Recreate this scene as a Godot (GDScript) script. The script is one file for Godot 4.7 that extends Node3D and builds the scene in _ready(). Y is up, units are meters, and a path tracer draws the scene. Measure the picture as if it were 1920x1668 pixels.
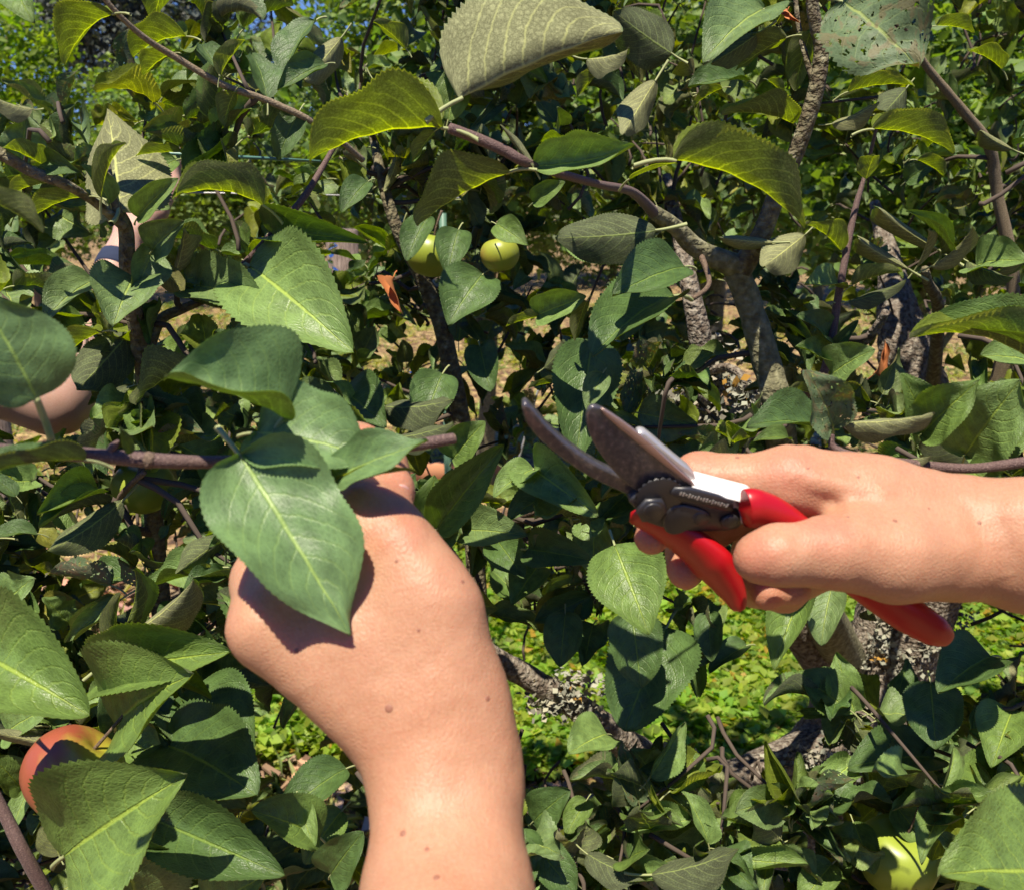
extends Node3D
# An apple tree being pruned: two hands, secateurs and a held twig before a sunlit canopy.
# Places are written as (photo column, photo row, metres from the lens) and turned into world points by at().

const FPX := 1788.6
const PITCH := 16.0
const EYE := Vector3(0, 1.5, 0)
const SUN := Vector3(-0.14, 0.90, 0.34)      # towards the sun
var ahead := Vector3(0, -sin(deg_to_rad(PITCH)), -cos(deg_to_rad(PITCH)))
var above := Vector3(0, cos(deg_to_rad(PITCH)), -sin(deg_to_rad(PITCH)))
var rng := RandomNumberGenerator.new()
var nz := FastNoiseLite.new()
var M := {}
var used := {}

func _ready():
	# ---- camera, sky, sun, exposure
	var cam := Camera3D.new(); cam.name = "camera"; add_child(cam)
	cam.position = EYE; cam.rotation_degrees = Vector3(-PITCH, 0, 0)
	cam.near = 0.02; cam.far = 400.0; cam.fov = 50.0
	var lens := CameraAttributesPhysical.new()
	lens.frustum_focal_length = 24.0 / (2.0 * tan(deg_to_rad(25.0)))
	lens.frustum_focus_distance = 0.72; lens.exposure_aperture = 13.0
	lens.frustum_near = 0.02; lens.frustum_far = 400.0
	cam.attributes = lens
	cam.current = true
	var we := WorldEnvironment.new(); we.name = "world_environment"; add_child(we)
	var env := Environment.new(); we.environment = env
	env.background_mode = Environment.BG_SKY
	var sm := ProceduralSkyMaterial.new()
	sm.sky_top_color = Color(0.16, 0.33, 0.66); sm.sky_horizon_color = Color(0.5, 0.66, 0.88); sm.sky_curve = 0.16
	sm.ground_bottom_color = Color(0.2, 0.2, 0.13); sm.ground_horizon_color = Color(0.42, 0.45, 0.4)
	env.background_energy_multiplier = 0.8
	var sky := Sky.new(); sky.sky_material = sm; env.sky = sky
	env.tonemap_mode = Environment.TONE_MAPPER_LINEAR
	env.tonemap_exposure = 1.75
	env.sdfgi_enabled = true; env.ssao_enabled = true; env.ssil_enabled = true
	var sun := DirectionalLight3D.new(); sun.name = "sun"; add_child(sun)
	sun.look_at_from_position(Vector3.ZERO, -SUN, Vector3.UP)
	sun.light_energy = 1.6; sun.light_color = Color(1.0, 0.955, 0.88); sun.light_angular_distance = 0.5; sun.shadow_enabled = true
	rng.seed = 7
	nz.seed = 3; nz.frequency = 1.0; nz.noise_type = FastNoiseLite.TYPE_SIMPLEX_SMOOTH
	make_materials()
	make_leaf_pool()
	build_ground()
	build_background()
	build_trees()
	build_apples()
	build_orchard_hardware()
	build_held_branch()
	build_gardener()
	build_second_person()
	build_secateurs()

# ------------------------------------------------------------------ helpers
func at(u: float, v: float, d: float) -> Vector3:
	return EYE + ahead * d + Vector3.RIGHT * (d * (u - 960.0) / FPX) + above * (d * (834.0 - v) / FPX)

func lin(r: float, g: float, b: float) -> Color:
	return Color(r, g, b).linear_to_srgb()

func numbered(called: String) -> String:
	var n: int = used.get(called, 0)
	used[called] = n + 1
	return called if n == 0 else "%s_%03d" % [called, n]

func tag(o: Node, label: String, category := "", group := "", kind := "") -> Node:
	if label: o.set_meta("label", label)
	if category: o.set_meta("category", category)
	if group: o.set_meta("group", group)
	if kind: o.set_meta("kind", kind)
	return o

func thing(called: String, label: String, category: String, where := Vector3.ZERO, group := "") -> Node3D:
	var o := Node3D.new(); o.name = numbered(called); add_child(o); o.position = where
	tag(o, label, category, group)
	return o

# one named mesh; the geometry is in world metres, moved so that it sits under its parent
func put(called: String, mesh: Mesh, mat: Material, parent: Node3D = null) -> MeshInstance3D:
	var o := MeshInstance3D.new()
	o.mesh = mesh
	if parent == null or parent == self:
		o.name = numbered(called); add_child(o, true)
	else:
		var n: int = parent.get_meta("n_" + called, 0)
		parent.set_meta("n_" + called, n + 1)
		o.name = called if n == 0 else "%s_%03d" % [called, n]
		parent.add_child(o, true)
		var p: Node = parent
		var off := Vector3.ZERO
		while p is Node3D and p != self:
			off += p.position
			p = p.get_parent()
		o.position = -off
	if mat:
		for i in mesh.get_surface_count(): o.set_surface_override_material(i, mat)
	return o

func new_st() -> SurfaceTool:
	var st := SurfaceTool.new(); st.begin(Mesh.PRIMITIVE_TRIANGLES)
	return st

func done(st: SurfaceTool, smooth := true) -> ArrayMesh:
	if smooth: st.index()
	st.generate_normals()
	return st.commit()

func tri(st: SurfaceTool, a: Vector3, b: Vector3, c: Vector3):
	st.add_vertex(a); st.add_vertex(b); st.add_vertex(c)

func quad(st: SurfaceTool, a: Vector3, b: Vector3, c: Vector3, d: Vector3):   # clockwise from outside
	tri(st, a, b, c); tri(st, a, c, d)

# Catmull-Rom through points, with a radius each
func smooth_path(pts: Array, rad: Array, per: int) -> Array:
	var op := []; var orr := []
	for i in pts.size() - 1:
		var p0: Vector3 = pts[maxi(i - 1, 0)]; var p1: Vector3 = pts[i]; var p2: Vector3 = pts[i + 1]; var p3: Vector3 = pts[mini(i + 2, pts.size() - 1)]
		for k in per:
			var t := float(k) / per
			op.append(0.5 * ((2.0 * p1) + (p2 - p0) * t + (2.0 * p0 - 5.0 * p1 + 4.0 * p2 - p3) * t * t + (3.0 * p1 - p0 - 3.0 * p2 + p3) * t * t * t))
			orr.append(lerpf(rad[i], rad[i + 1], t))
	op.append(pts[-1]); orr.append(rad[-1])
	return [op, orr]

# a tube with its own lumps; flat squeezes it across the axis "wide"
func tube(st: SurfaceTool, pts: Array, rad: Array, sides := 8, lumps := 0.0, per := 5, flat := 1.0, wide := Vector3.ZERO, lump_size := 40.0):
	var sp := smooth_path(pts, rad, per)
	var p: Array = sp[0]; var r: Array = sp[1]
	var side := Vector3.ZERO
	var rings := []
	for i in p.size():
		var dir: Vector3 = (p[mini(i + 1, p.size() - 1)] - p[maxi(i - 1, 0)]).normalized()
		if side == Vector3.ZERO:
			side = wide if wide != Vector3.ZERO else (Vector3.UP if absf(dir.y) < 0.8 else Vector3.RIGHT)
		side = (side - dir * side.dot(dir)).normalized()
		var other := dir.cross(side)
		var ring := PackedVector3Array()
		for k in sides:
			var a := TAU * k / sides
			var q: Vector3 = p[i] + (side * cos(a) + other * sin(a) * flat) * r[i]
			if lumps > 0.0:
				q += (q - p[i]) * (lumps * (nz.get_noise_3dv(q * lump_size) + 0.6 * nz.get_noise_3dv(q * lump_size * 2.7)))
			ring.append(q)
		rings.append(ring)
	for i in rings.size() - 1:
		for k in sides:
			var k2 := (k + 1) % sides
			quad(st, rings[i][k], rings[i + 1][k], rings[i + 1][k2], rings[i][k2])
	for k in sides:
		var k2 := (k + 1) % sides
		tri(st, p[0] + (p[0] - p[1]).normalized() * r[0] * 0.35, rings[0][k], rings[0][k2])
		tri(st, p[-1] + (p[-1] - p[-2]).normalized() * r[-1] * 0.35, rings[-1][k2], rings[-1][k])

func one_tube(called: String, pts: Array, rad: Array, mat: Material, parent: Node3D, sides := 8, lumps := 0.0, per := 5, flat := 1.0, wide := Vector3.ZERO) -> MeshInstance3D:
	var st := new_st()
	tube(st, pts, rad, sides, lumps, per, flat, wide)
	return put(called, done(st), mat, parent)

# lathe about the y axis: profile of (radius, height)
func lathe(st: SurfaceTool, prof: Array, sides: int, place: Transform3D):
	for i in prof.size() - 1:
		for k in sides:
			var a0 := TAU * k / sides; var a1 := TAU * (k + 1) / sides
			var p0: Vector2 = prof[i]; var p1: Vector2 = prof[i + 1]
			var q := [Vector3(p0.x * cos(a0), p0.y, p0.x * sin(a0)), Vector3(p1.x * cos(a0), p1.y, p1.x * sin(a0)), Vector3(p1.x * cos(a1), p1.y, p1.x * sin(a1)), Vector3(p0.x * cos(a1), p0.y, p0.x * sin(a1))]
			for n in 4: q[n] = place * q[n]
			quad(st, q[0], q[3], q[2], q[1])

# a flat plate with chamfered rims: outline in the plane (x, y), thickness along z, placed by a transform
func plate(st: SurfaceTool, outline: PackedVector2Array, z0: float, z1: float, chamfer: float, place: Transform3D):
	var n := outline.size()
	var o := outline
	var area := 0.0
	for i in n: area += o[i].cross(o[(i + 1) % n])
	if area < 0.0: o.reverse()
	var inset := PackedVector2Array()
	for i in n:
		var e0 := (o[i] - o[(i - 1 + n) % n]).normalized(); var e1 := (o[(i + 1) % n] - o[i]).normalized()
		var nrm := (Vector2(-e0.y, e0.x) + Vector2(-e1.y, e1.x)).normalized()
		inset.append(o[i] + nrm * chamfer)
	var levels := [[inset, z0], [o, z0 + chamfer], [o, z1 - chamfer], [inset, z1]]
	for l in 3:
		for i in n:
			var j := (i + 1) % n
			var a: Vector2 = levels[l][0][i]; var b: Vector2 = levels[l][0][j]; var c: Vector2 = levels[l + 1][0][j]; var d: Vector2 = levels[l + 1][0][i]
			quad(st, place * Vector3(a.x, a.y, levels[l][1]), place * Vector3(d.x, d.y, levels[l + 1][1]), place * Vector3(c.x, c.y, levels[l + 1][1]), place * Vector3(b.x, b.y, levels[l][1]))
	var t := Geometry2D.triangulate_polygon(inset)
	for i in range(0, t.size(), 3):
		var a := inset[t[i]]; var b := inset[t[i + 1]]; var c := inset[t[i + 2]]
		if (b - a).cross(c - a) < 0.0:
			var s := b; b = c; c = s
		tri(st, place * Vector3(a.x, a.y, z1), place * Vector3(c.x, c.y, z1), place * Vector3(b.x, b.y, z1))
		tri(st, place * Vector3(a.x, a.y, z0), place * Vector3(b.x, b.y, z0), place * Vector3(c.x, c.y, z0))

# ------------------------------------------------------------------ bodies: tapered capsules joined smoothly and meshed as surface nets
func flesh(st: SurfaceTool, bones: Array, cell: float, k: float, paint: Callable, uneven := 0.0, folds := []):
	var lo := Vector3.INF; var hi := -Vector3.INF
	for b in bones:
		var m: float = maxf(b[2], b[3]) + 5.0 * k + cell
		for q in 2:
			lo = lo.min(b[q] - Vector3.ONE * m); hi = hi.max(b[q] + Vector3.ONE * m)
	var n := Vector3i(((hi - lo) / cell).ceil()) + Vector3i.ONE
	var sy := n.x; var sz := n.x * n.y
	var f := PackedFloat32Array(); f.resize(n.x * n.y * n.z)
	for b in bones:
		var a: Vector3 = b[0]; var ab: Vector3 = b[1] - a
		var l2 := maxf(ab.length_squared(), 1e-9)
		var ra: float = b[2]; var rb: float = b[3]
		var m: float = maxf(ra, rb) + 5.0 * k
		var s0 := Vector3i(((a.min(b[1]) - Vector3.ONE * m - lo) / cell).floor()).clamp(Vector3i.ZERO, n - Vector3i.ONE)
		var s1 := Vector3i(((a.max(b[1]) + Vector3.ONE * m - lo) / cell).ceil()).clamp(Vector3i.ZERO, n - Vector3i.ONE)
		for z in range(s0.z, s1.z + 1):
			for y in range(s0.y, s1.y + 1):
				var row := z * sz + y * sy
				for x in range(s0.x, s1.x + 1):
					var p := lo + Vector3(x, y, z) * cell - a
					var t := clampf(p.dot(ab) / l2, 0.0, 1.0)
					var d := (p - ab * t).length() - ra - (rb - ra) * t
					if d < 5.0 * k:
						f[row + x] += exp(-maxf(d, -12.0 * k) / k)
	# inside where the sum exceeds 1
	for i in f.size():
		f[i] = 1.0 if f[i] < 1e-6 else -log(f[i])
	if uneven > 0.0:
		for z in n.z:
			for y in n.y:
				var row := z * sz + y * sy
				for x in n.x:
					if absf(f[row + x]) < 2.5:
						var p := lo + Vector3(x, y, z) * cell
						f[row + x] += (uneven * nz.get_noise_3dv(p * 45.0) + 0.6 * uneven * nz.get_noise_3dv(p * 110.0)) / k
						for c in folds:                                  # skin folds: shallow grooves across a joint
							var q: Vector3 = p - c[0]
							var l := q.length()
							if l < c[4]: f[row + x] += c[3] / k * exp(-pow((q.dot(c[1]) + 0.0012 * nz.get_noise_3dv(p * 90.0)) / c[2], 2.0)) * (1.0 - l / c[4])
	var index := {}
	var verts := PackedVector3Array()
	var off := [0, 1, sy, sy + 1, sz, sz + 1, sz + sy, sz + sy + 1]
	for z in n.z - 1:
		for y in n.y - 1:
			for x in n.x - 1:
				var i := z * sz + y * sy + x
				var inside := 0
				for o in off:
					if f[i + o] < 0.0: inside += 1
				if inside == 0 or inside == 8: continue
				var sum := Vector3.ZERO; var c := 0
				for e in 12:
					var ca: int = [0, 2, 4, 6, 0, 1, 4, 5, 0, 1, 2, 3][e]; var cb: int = [1, 3, 5, 7, 2, 3, 6, 7, 4, 5, 6, 7][e]
					var fa := f[i + off[ca]]; var fb := f[i + off[cb]]
					if (fa < 0.0) != (fb < 0.0):
						var t := fa / (fa - fb)
						sum += Vector3(ca & 1, (ca >> 1) & 1, ca >> 2).lerp(Vector3(cb & 1, (cb >> 1) & 1, cb >> 2), t); c += 1
				index[i] = verts.size()
				verts.append(lo + (Vector3(x, y, z) + sum / c) * cell)
	var faces := PackedInt32Array()
	for i in index:
		for ax in 3:
			var step: int = [1, sy, sz][ax]; var u: int = [sy, sz, 1][ax]; var v: int = [sz, 1, sy][ax]
			if i + step >= f.size(): continue
			var fa := f[i] < 0.0; var fb := f[i + step] < 0.0
			if fa == fb: continue
			if not (index.has(i - u) and index.has(i - v) and index.has(i - u - v)): continue
			var a: int = index[i]; var b: int = index[i - u]; var c: int = index[i - u - v]; var d: int = index[i - v]
			if fa: faces.append_array([a, d, c, a, c, b])
			else: faces.append_array([a, b, c, a, c, d])
	# one relaxing pass takes the steps of the grid away
	var acc := PackedVector3Array(); acc.resize(verts.size())
	var cnt := PackedInt32Array(); cnt.resize(verts.size())
	for i in range(0, faces.size(), 3):
		for e in 3:
			acc[faces[i + e]] += verts[faces[i + (e + 1) % 3]]; cnt[faces[i + e]] += 1
	for i in verts.size():
		if cnt[i] > 0: verts[i] = verts[i].lerp(acc[i] / cnt[i], 0.5)
	for i in faces:
		st.set_color(paint.call(verts[i]))
		st.add_vertex(verts[i])

# ------------------------------------------------------------------ materials
func plain(name_: String, c: Color, rough := 0.8, metal := 0.0) -> StandardMaterial3D:
	var m := StandardMaterial3D.new()
	m.resource_name = name_; m.albedo_color = c; m.roughness = rough; m.metallic = metal
	M[name_] = m
	return m

func noise_tex(size: int, freq: float, ramp: Array, type := FastNoiseLite.TYPE_SIMPLEX_SMOOTH, octaves := 4, seed_ := 1) -> NoiseTexture2D:
	var t := NoiseTexture2D.new(); t.width = size; t.height = size; t.seamless = true; t.generate_mipmaps = false
	var n := FastNoiseLite.new(); n.seed = seed_; n.frequency = freq; n.noise_type = type; n.fractal_octaves = octaves
	if type == FastNoiseLite.TYPE_CELLULAR: n.cellular_return_type = FastNoiseLite.RETURN_DISTANCE2_SUB
	t.noise = n
	if ramp:
		var g := Gradient.new(); var offs := PackedFloat32Array(); var cols := PackedColorArray()
		for e in ramp: offs.append(e[0]); cols.append(e[1])
		g.offsets = offs; g.colors = cols
		t.color_ramp = g
	return t

func skinned(m: StandardMaterial3D, tex: Texture2D, scale: float, height: Texture2D = null, depth := 0.0):
	m.albedo_texture = tex; m.uv1_triplanar = true; m.uv1_scale = Vector3.ONE * scale
	if height:
		m.heightmap_enabled = true; m.heightmap_texture = height; m.heightmap_scale = depth

# the veins of an apple leaf at (x from the midrib 0..1, v along 0..1, side)
func vein(x: float, v: float, left: bool) -> Vector2:
	var mid := 1.0 - smoothstep(0.012, 0.035 + 0.02 * (1.0 - v), x)
	var q := (v - 0.30 * pow(x, 1.25) - 0.10 * x * x * x) * 8.5 + (0.5 if left else 0.0)
	var dist := absf(q - floorf(q) - 0.5)
	var sidev := (1.0 - smoothstep(0.025, 0.10, dist)) * (1.0 - smoothstep(0.75, 1.0, x)) * smoothstep(-0.2, 0.1, q - 0.4)
	return Vector2(mid, sidev * (1.0 - 0.45 * x))

func leaf_textures():
	var n := 400
	var net := FastNoiseLite.new(); net.seed = 5; net.noise_type = FastNoiseLite.TYPE_CELLULAR; net.cellular_return_type = FastNoiseLite.RETURN_DISTANCE2_SUB; net.frequency = 0.075
	var blot := FastNoiseLite.new(); blot.seed = 9; blot.frequency = 0.012; blot.fractal_octaves = 4
	var fine := FastNoiseLite.new(); fine.seed = 12; fine.frequency = 0.25; fine.fractal_octaves = 2
	var top := PackedByteArray(); var under := PackedByteArray(); var high := PackedByteArray(); var rusty := PackedByteArray()
	top.resize(n * n * 3); under.resize(n * n * 3); high.resize(n * n * 3); rusty.resize(n * n * 4)
	for j in n:
		var v := (j + 0.5) / n
		for i in n:
			var u := (i + 0.5) / n * 2.0 - 1.0
			var wob := 0.012 * blot.get_noise_2d(i * 3.0, j * 3.0)
			var ve := vein(absf(u + wob * 0.4), v + wob, u < 0.0)
			var cell := clampf(net.get_noise_2d(i, j) * 0.5 + 0.5, 0.0, 1.0)
			var mesh := 1.0 - smoothstep(0.03, 0.28, cell)
			var b := blot.get_noise_2d(i, j); var f := fine.get_noise_2d(i, j)
			var k := (j * n + i) * 3
			var base := 0.70 + 0.13 * b + 0.06 * f + 0.08 * mesh
			var pale := clampf(ve.x * 0.9 + ve.y * 0.30, 0.0, 1.0)
			top[k] = int(255 * clampf(lerpf(base * 0.93, 0.98, pale), 0, 1))
			top[k + 1] = int(255 * clampf(lerpf(base, 0.98, pale), 0, 1))
			top[k + 2] = int(255 * clampf(lerpf(base * 0.97, 0.80, pale), 0, 1))
			var ub := 0.80 + 0.07 * b + 0.14 * f - 0.16 * mesh
			var up := clampf(ve.x * 0.9 + ve.y * 0.65, 0.0, 1.0)
			under[k] = int(255 * clampf(lerpf(ub, 1.0, up), 0, 1))
			under[k + 1] = int(255 * clampf(lerpf(ub, 1.0, up), 0, 1))
			under[k + 2] = int(255 * clampf(lerpf(ub * 0.97, 0.86, up), 0, 1))
			var h := 0.60 + 0.22 * b - 0.45 * ve.x - 0.20 * ve.y - 0.12 * mesh + 0.05 * f
			high[k] = int(255 * clampf(h, 0, 1)); high[k + 1] = high[k]; high[k + 2] = high[k]
			# a leaf with brown, half-dead patches and chewed holes
			var dead := smoothstep(0.10, 0.32, b + 0.12 * f + 0.25 * v - 0.10)
			var hole := blot.get_noise_2d(i * 2.3 + 700.0, j * 2.3 + 90.0)
			var r := (j * n + i) * 4
			rusty[r] = int(lerpf(top[k], 205.0, dead * 0.7)); rusty[r + 1] = int(lerpf(top[k + 1], 172.0, dead * 0.7)); rusty[r + 2] = int(lerpf(top[k + 2], 170.0, dead * 0.7))
			rusty[r + 3] = 0 if hole > 0.36 and absf(u) > 0.06 else 255
	M.t_top = ImageTexture.create_from_image(Image.create_from_data(n, n, false, Image.FORMAT_RGB8, top))
	M.t_under = ImageTexture.create_from_image(Image.create_from_data(n, n, false, Image.FORMAT_RGB8, under))
	M.t_high = ImageTexture.create_from_image(Image.create_from_data(n, n, false, Image.FORMAT_RGB8, high))
	M.t_rusty = ImageTexture.create_from_image(Image.create_from_data(n, n, false, Image.FORMAT_RGBA8, rusty))

func leaf_mat(name_: String, c: Color, rough: float, through: Color, tex: Texture2D, relief: float, spec := 0.5) -> StandardMaterial3D:
	var m := plain(name_, c.linear_to_srgb(), rough)
	m.albedo_texture = tex; m.metallic_specular = spec
	m.backlight_enabled = true; m.backlight = through.linear_to_srgb()
	m.vertex_color_use_as_albedo = true
	m.cull_mode = BaseMaterial3D.CULL_DISABLED
	m.heightmap_enabled = true; m.heightmap_texture = M.t_high; m.heightmap_scale = relief
	return m

var leaf_kinds := []      # [upper, under] pairs
func make_materials():
	leaf_textures()
	# a leaf is two skins: the glossy upper one and the downy under one; both let light through
	var tops := [Color(0.37, 0.50, 0.12), Color(0.22, 0.33, 0.10), Color(0.47, 0.62, 0.19), Color(0.80, 0.86, 0.14), Color(0.40, 0.51, 0.19), Color(0.60, 0.54, 0.10)]
	var unders := [Color(0.86, 0.93, 0.60), Color(0.76, 0.84, 0.56), Color(0.88, 0.93, 0.62), Color(0.94, 0.98, 0.55), Color(0.76, 0.78, 0.44), Color(0.90, 0.88, 0.46)]
	for i in 6:
		var up := leaf_mat("leaf_upper_%d" % i, tops[i], 0.38, Color(0.70, 0.73, 0.04) if i != 3 else Color(1.36, 1.4, 0.05), M.t_top, 0.14, 0.52)
		var un := leaf_mat("leaf_under_%d" % i, unders[i], 0.9, Color(1.54, 1.6, 0.22) if i != 4 else Color(0.98, 1.0, 0.45), M.t_under, -0.06, 0.25)
		leaf_kinds.append([up, un])
	var ru := leaf_mat("leaf_upper_chewed", Color(0.46, 0.56, 0.30), 0.5, Color(1.0, 1.05, 0.2), M.t_rusty, 0.08, 0.4)
	ru.transparency = BaseMaterial3D.TRANSPARENCY_ALPHA_SCISSOR; ru.alpha_scissor_threshold = 0.5
	var rv := leaf_mat("leaf_under_chewed", Color(0.66, 0.62, 0.44), 0.9, Color(1.1, 1.1, 0.3), M.t_rusty, -0.06, 0.25)
	rv.transparency = BaseMaterial3D.TRANSPARENCY_ALPHA_SCISSOR; rv.alpha_scissor_threshold = 0.5
	leaf_kinds.append([ru, rv])
	leaf_kinds.append([leaf_mat("leaf_upper_soft", Color(0.42, 0.60, 0.24), 0.44, Color(0.85, 0.9, 0.06), M.t_top, 0.05, 0.55), leaf_mat("leaf_under_soft", Color(0.86, 0.93, 0.60), 0.9, Color(1.5, 1.56, 0.22), M.t_under, -0.05, 0.25)])
	# bark, young wood, stalks
	var bark_h := noise_tex(512, 0.03, [], FastNoiseLite.TYPE_SIMPLEX_SMOOTH, 5, 21)
	var m := plain("bark", Color.WHITE, 0.92)
	skinned(m, noise_tex(512, 0.022, [[0.0, Color(0.20, 0.17, 0.13)], [0.35, Color(0.33, 0.29, 0.22)], [0.58, Color(0.42, 0.39, 0.29)], [0.75, Color(0.50, 0.48, 0.37)], [1.0, Color(0.66, 0.64, 0.54)]], FastNoiseLite.TYPE_SIMPLEX_SMOOTH, 5, 4), 9.0, bark_h, 0.5)
	m = plain("lichen_bark", Color.WHITE, 0.95)
	skinned(m, noise_tex(512, 0.028, [[0.0, Color(0.22, 0.18, 0.14)], [0.36, Color(0.36, 0.31, 0.26)], [0.5, Color(0.47, 0.43, 0.38)], [0.68, Color(0.60, 0.57, 0.52)], [0.85, Color(0.54, 0.52, 0.44)], [1.0, Color(0.72, 0.55, 0.18)]], FastNoiseLite.TYPE_SIMPLEX_SMOOTH, 5, 8), 7.0, bark_h, 0.9)
	m = plain("young_wood", Color.WHITE, 0.7)
	skinned(m, noise_tex(256, 0.05, [[0.0, Color(0.24, 0.18, 0.16)], [0.45, Color(0.35, 0.26, 0.24)], [0.7, Color(0.40, 0.31, 0.28)], [0.86, Color(0.54, 0.46, 0.41)], [1.0, Color(0.62, 0.55, 0.48)]], FastNoiseLite.TYPE_SIMPLEX_SMOOTH, 4, 31), 60.0, bark_h, 0.05)
	m.rim_enabled = true; m.rim = 0.15
	m = plain("tan_wood", Color.WHITE, 0.8)
	skinned(m, noise_tex(256, 0.05, [[0.0, Color(0.24, 0.19, 0.14)], [0.5, Color(0.38, 0.31, 0.25)], [1.0, Color(0.56, 0.48, 0.39)]], FastNoiseLite.TYPE_SIMPLEX_SMOOTH, 4, 33), 40.0, bark_h, 0.06)
	m = plain("limb_bark", Color.WHITE, 0.9)
	skinned(m, noise_tex(512, 0.02, [[0.0, Color(0.26, 0.24, 0.17)], [0.4, Color(0.42, 0.41, 0.30)], [0.6, Color(0.50, 0.49, 0.37)], [0.8, Color(0.58, 0.57, 0.46)], [0.95, Color(0.68, 0.67, 0.58)], [1.0, Color(0.70, 0.55, 0.25)]], FastNoiseLite.TYPE_SIMPLEX_SMOOTH, 5, 37), 9.0, bark_h, 0.3)
	m = plain("pale_twig", Color.WHITE, 0.8)
	skinned(m, noise_tex(256, 0.05, [[0.0, Color(0.33, 0.28, 0.21)], [0.5, Color(0.48, 0.42, 0.33)], [0.8, Color(0.57, 0.52, 0.43)], [1.0, Color(0.68, 0.65, 0.57)]], FastNoiseLite.TYPE_SIMPLEX_SMOOTH, 4, 35), 40.0, bark_h, 0.06)
	m = plain("lichen", lin(0.30, 0.30, 0.23), 0.95); m.vertex_color_use_as_albedo = true; m.cull_mode = BaseMaterial3D.CULL_DISABLED
	m = plain("stalk", lin(0.28, 0.31, 0.13), 0.7)
	# skin
	m = plain("skin", Color.WHITE, 0.47)
	m.vertex_color_use_as_albedo = true
	skinned(m, noise_tex(512, 0.035, [[0.0, Color(0.97, 0.90, 0.88)], [0.5, Color(0.96, 0.95, 0.94)], [0.72, Color(1.0, 1.0, 1.0)], [0.90, Color(0.98, 0.93, 0.88)], [1.0, Color(0.80, 0.62, 0.50)]], FastNoiseLite.TYPE_SIMPLEX_SMOOTH, 4, 14), 14.0, noise_tex(512, 0.06, [], FastNoiseLite.TYPE_SIMPLEX_SMOOTH, 5, 17), 0.028)
	m.uv1_scale = Vector3.ONE * 22.0
	m.subsurf_scatter_enabled = true; m.subsurf_scatter_strength = 0.22; m.metallic_specular = 0.4
	m = plain("nail", lin(0.62, 0.34, 0.28), 0.3)
	plain("navy_cloth", lin(0.015, 0.025, 0.06), 0.9); plain("teal_cloth", lin(0.03, 0.10, 0.10), 0.9); plain("denim", lin(0.05, 0.08, 0.14), 0.95); plain("hair", lin(0.06, 0.035, 0.02), 0.6); plain("grey_cloth", lin(0.3, 0.3, 0.31), 0.95)
	# secateurs
	m = plain("red_grip", lin(0.37, 0.004, 0.008), 0.36); m.metallic_specular = 0.5
	m = plain("white_cap", lin(0.78, 0.77, 0.74), 0.4)
	m = plain("black_metal", lin(0.022, 0.022, 0.025), 0.42); m.metallic_specular = 0.6
	m = plain("blade_steel", Color.WHITE, 0.30, 0.55)
	skinned(m, noise_tex(256, 0.03, [[0.0, Color(0.30, 0.29, 0.30)], [0.5, Color(0.37, 0.36, 0.37)], [0.7, Color(0.42, 0.39, 0.39)], [0.85, Color(0.48, 0.46, 0.46)], [1.0, Color(0.66, 0.65, 0.65)]], FastNoiseLite.TYPE_SIMPLEX_SMOOTH, 4, 41), 40.0, bark_h, 0.01)
	m = plain("bevel_steel", lin(0.42, 0.30, 0.26), 0.4, 0.6)
	m = plain("bare_steel", lin(0.55, 0.53, 0.50), 0.35, 0.5)
	# apples
	m = plain("apple_skin", Color.WHITE, 0.38); m.vertex_color_use_as_albedo = true
	skinned(m, noise_tex(256, 0.12, [[0.0, Color(0.9, 0.9, 0.85)], [0.78, Color(0.95, 0.95, 0.93)], [0.88, Color(1.0, 1.0, 0.9)], [1.0, Color(1.0, 0.98, 0.85)]], FastNoiseLite.TYPE_SIMPLEX_SMOOTH, 2, 51), 30.0)
	# ground
	m = plain("soil", Color.WHITE, 0.97)
	skinned(m, noise_tex(1024, 0.012, [[0.0, Color(0.20, 0.14, 0.10)], [0.32, Color(0.40, 0.30, 0.20)], [0.48, Color(0.62, 0.50, 0.35)], [0.60, Color(0.50, 0.46, 0.26)], [0.75, Color(0.72, 0.60, 0.42)], [1.0, Color(0.82, 0.72, 0.54)]], FastNoiseLite.TYPE_SIMPLEX_SMOOTH, 6, 61), 0.7, noise_tex(512, 0.04, [], FastNoiseLite.TYPE_SIMPLEX_SMOOTH, 5, 62), 4.0)
	m.uv1_world_triplanar = true
	for spec in [["cover_leaf", Color(0.29, 0.44, 0.05), Color(1.1, 1.2, 0.1)], ["grass_leaf", Color(0.34, 0.40, 0.12), Color(0.8, 0.9, 0.1)], ["far_leaf", Color(0.16, 0.24, 0.07), Color(0.9, 1.0, 0.1)], ["dark_leaf", Color(0.075, 0.095, 0.075), Color(0.3, 0.35, 0.1)]]:
		m = plain(spec[0], spec[1].linear_to_srgb(), 0.55)
		m.backlight_enabled = true; m.backlight = spec[2].linear_to_srgb(); m.vertex_color_use_as_albedo = true; m.cull_mode = BaseMaterial3D.CULL_DISABLED
	m = plain("litter", lin(0.30, 0.19, 0.12), 0.95); m.vertex_color_use_as_albedo = true; m.cull_mode = BaseMaterial3D.CULL_DISABLED
	m = plain("post_wood", Color.WHITE, 0.95)
	skinned(m, noise_tex(256, 0.04, [[0.0, Color(0.30, 0.25, 0.22)], [0.5, Color(0.48, 0.42, 0.38)], [1.0, Color(0.62, 0.56, 0.52)]], FastNoiseLite.TYPE_SIMPLEX_SMOOTH, 5, 71), 5.0, bark_h, 0.5)
	m.uv1_scale = Vector3(14, 1.6, 14)
	plain("dark_twig", lin(0.075, 0.055, 0.04), 0.9)
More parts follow.
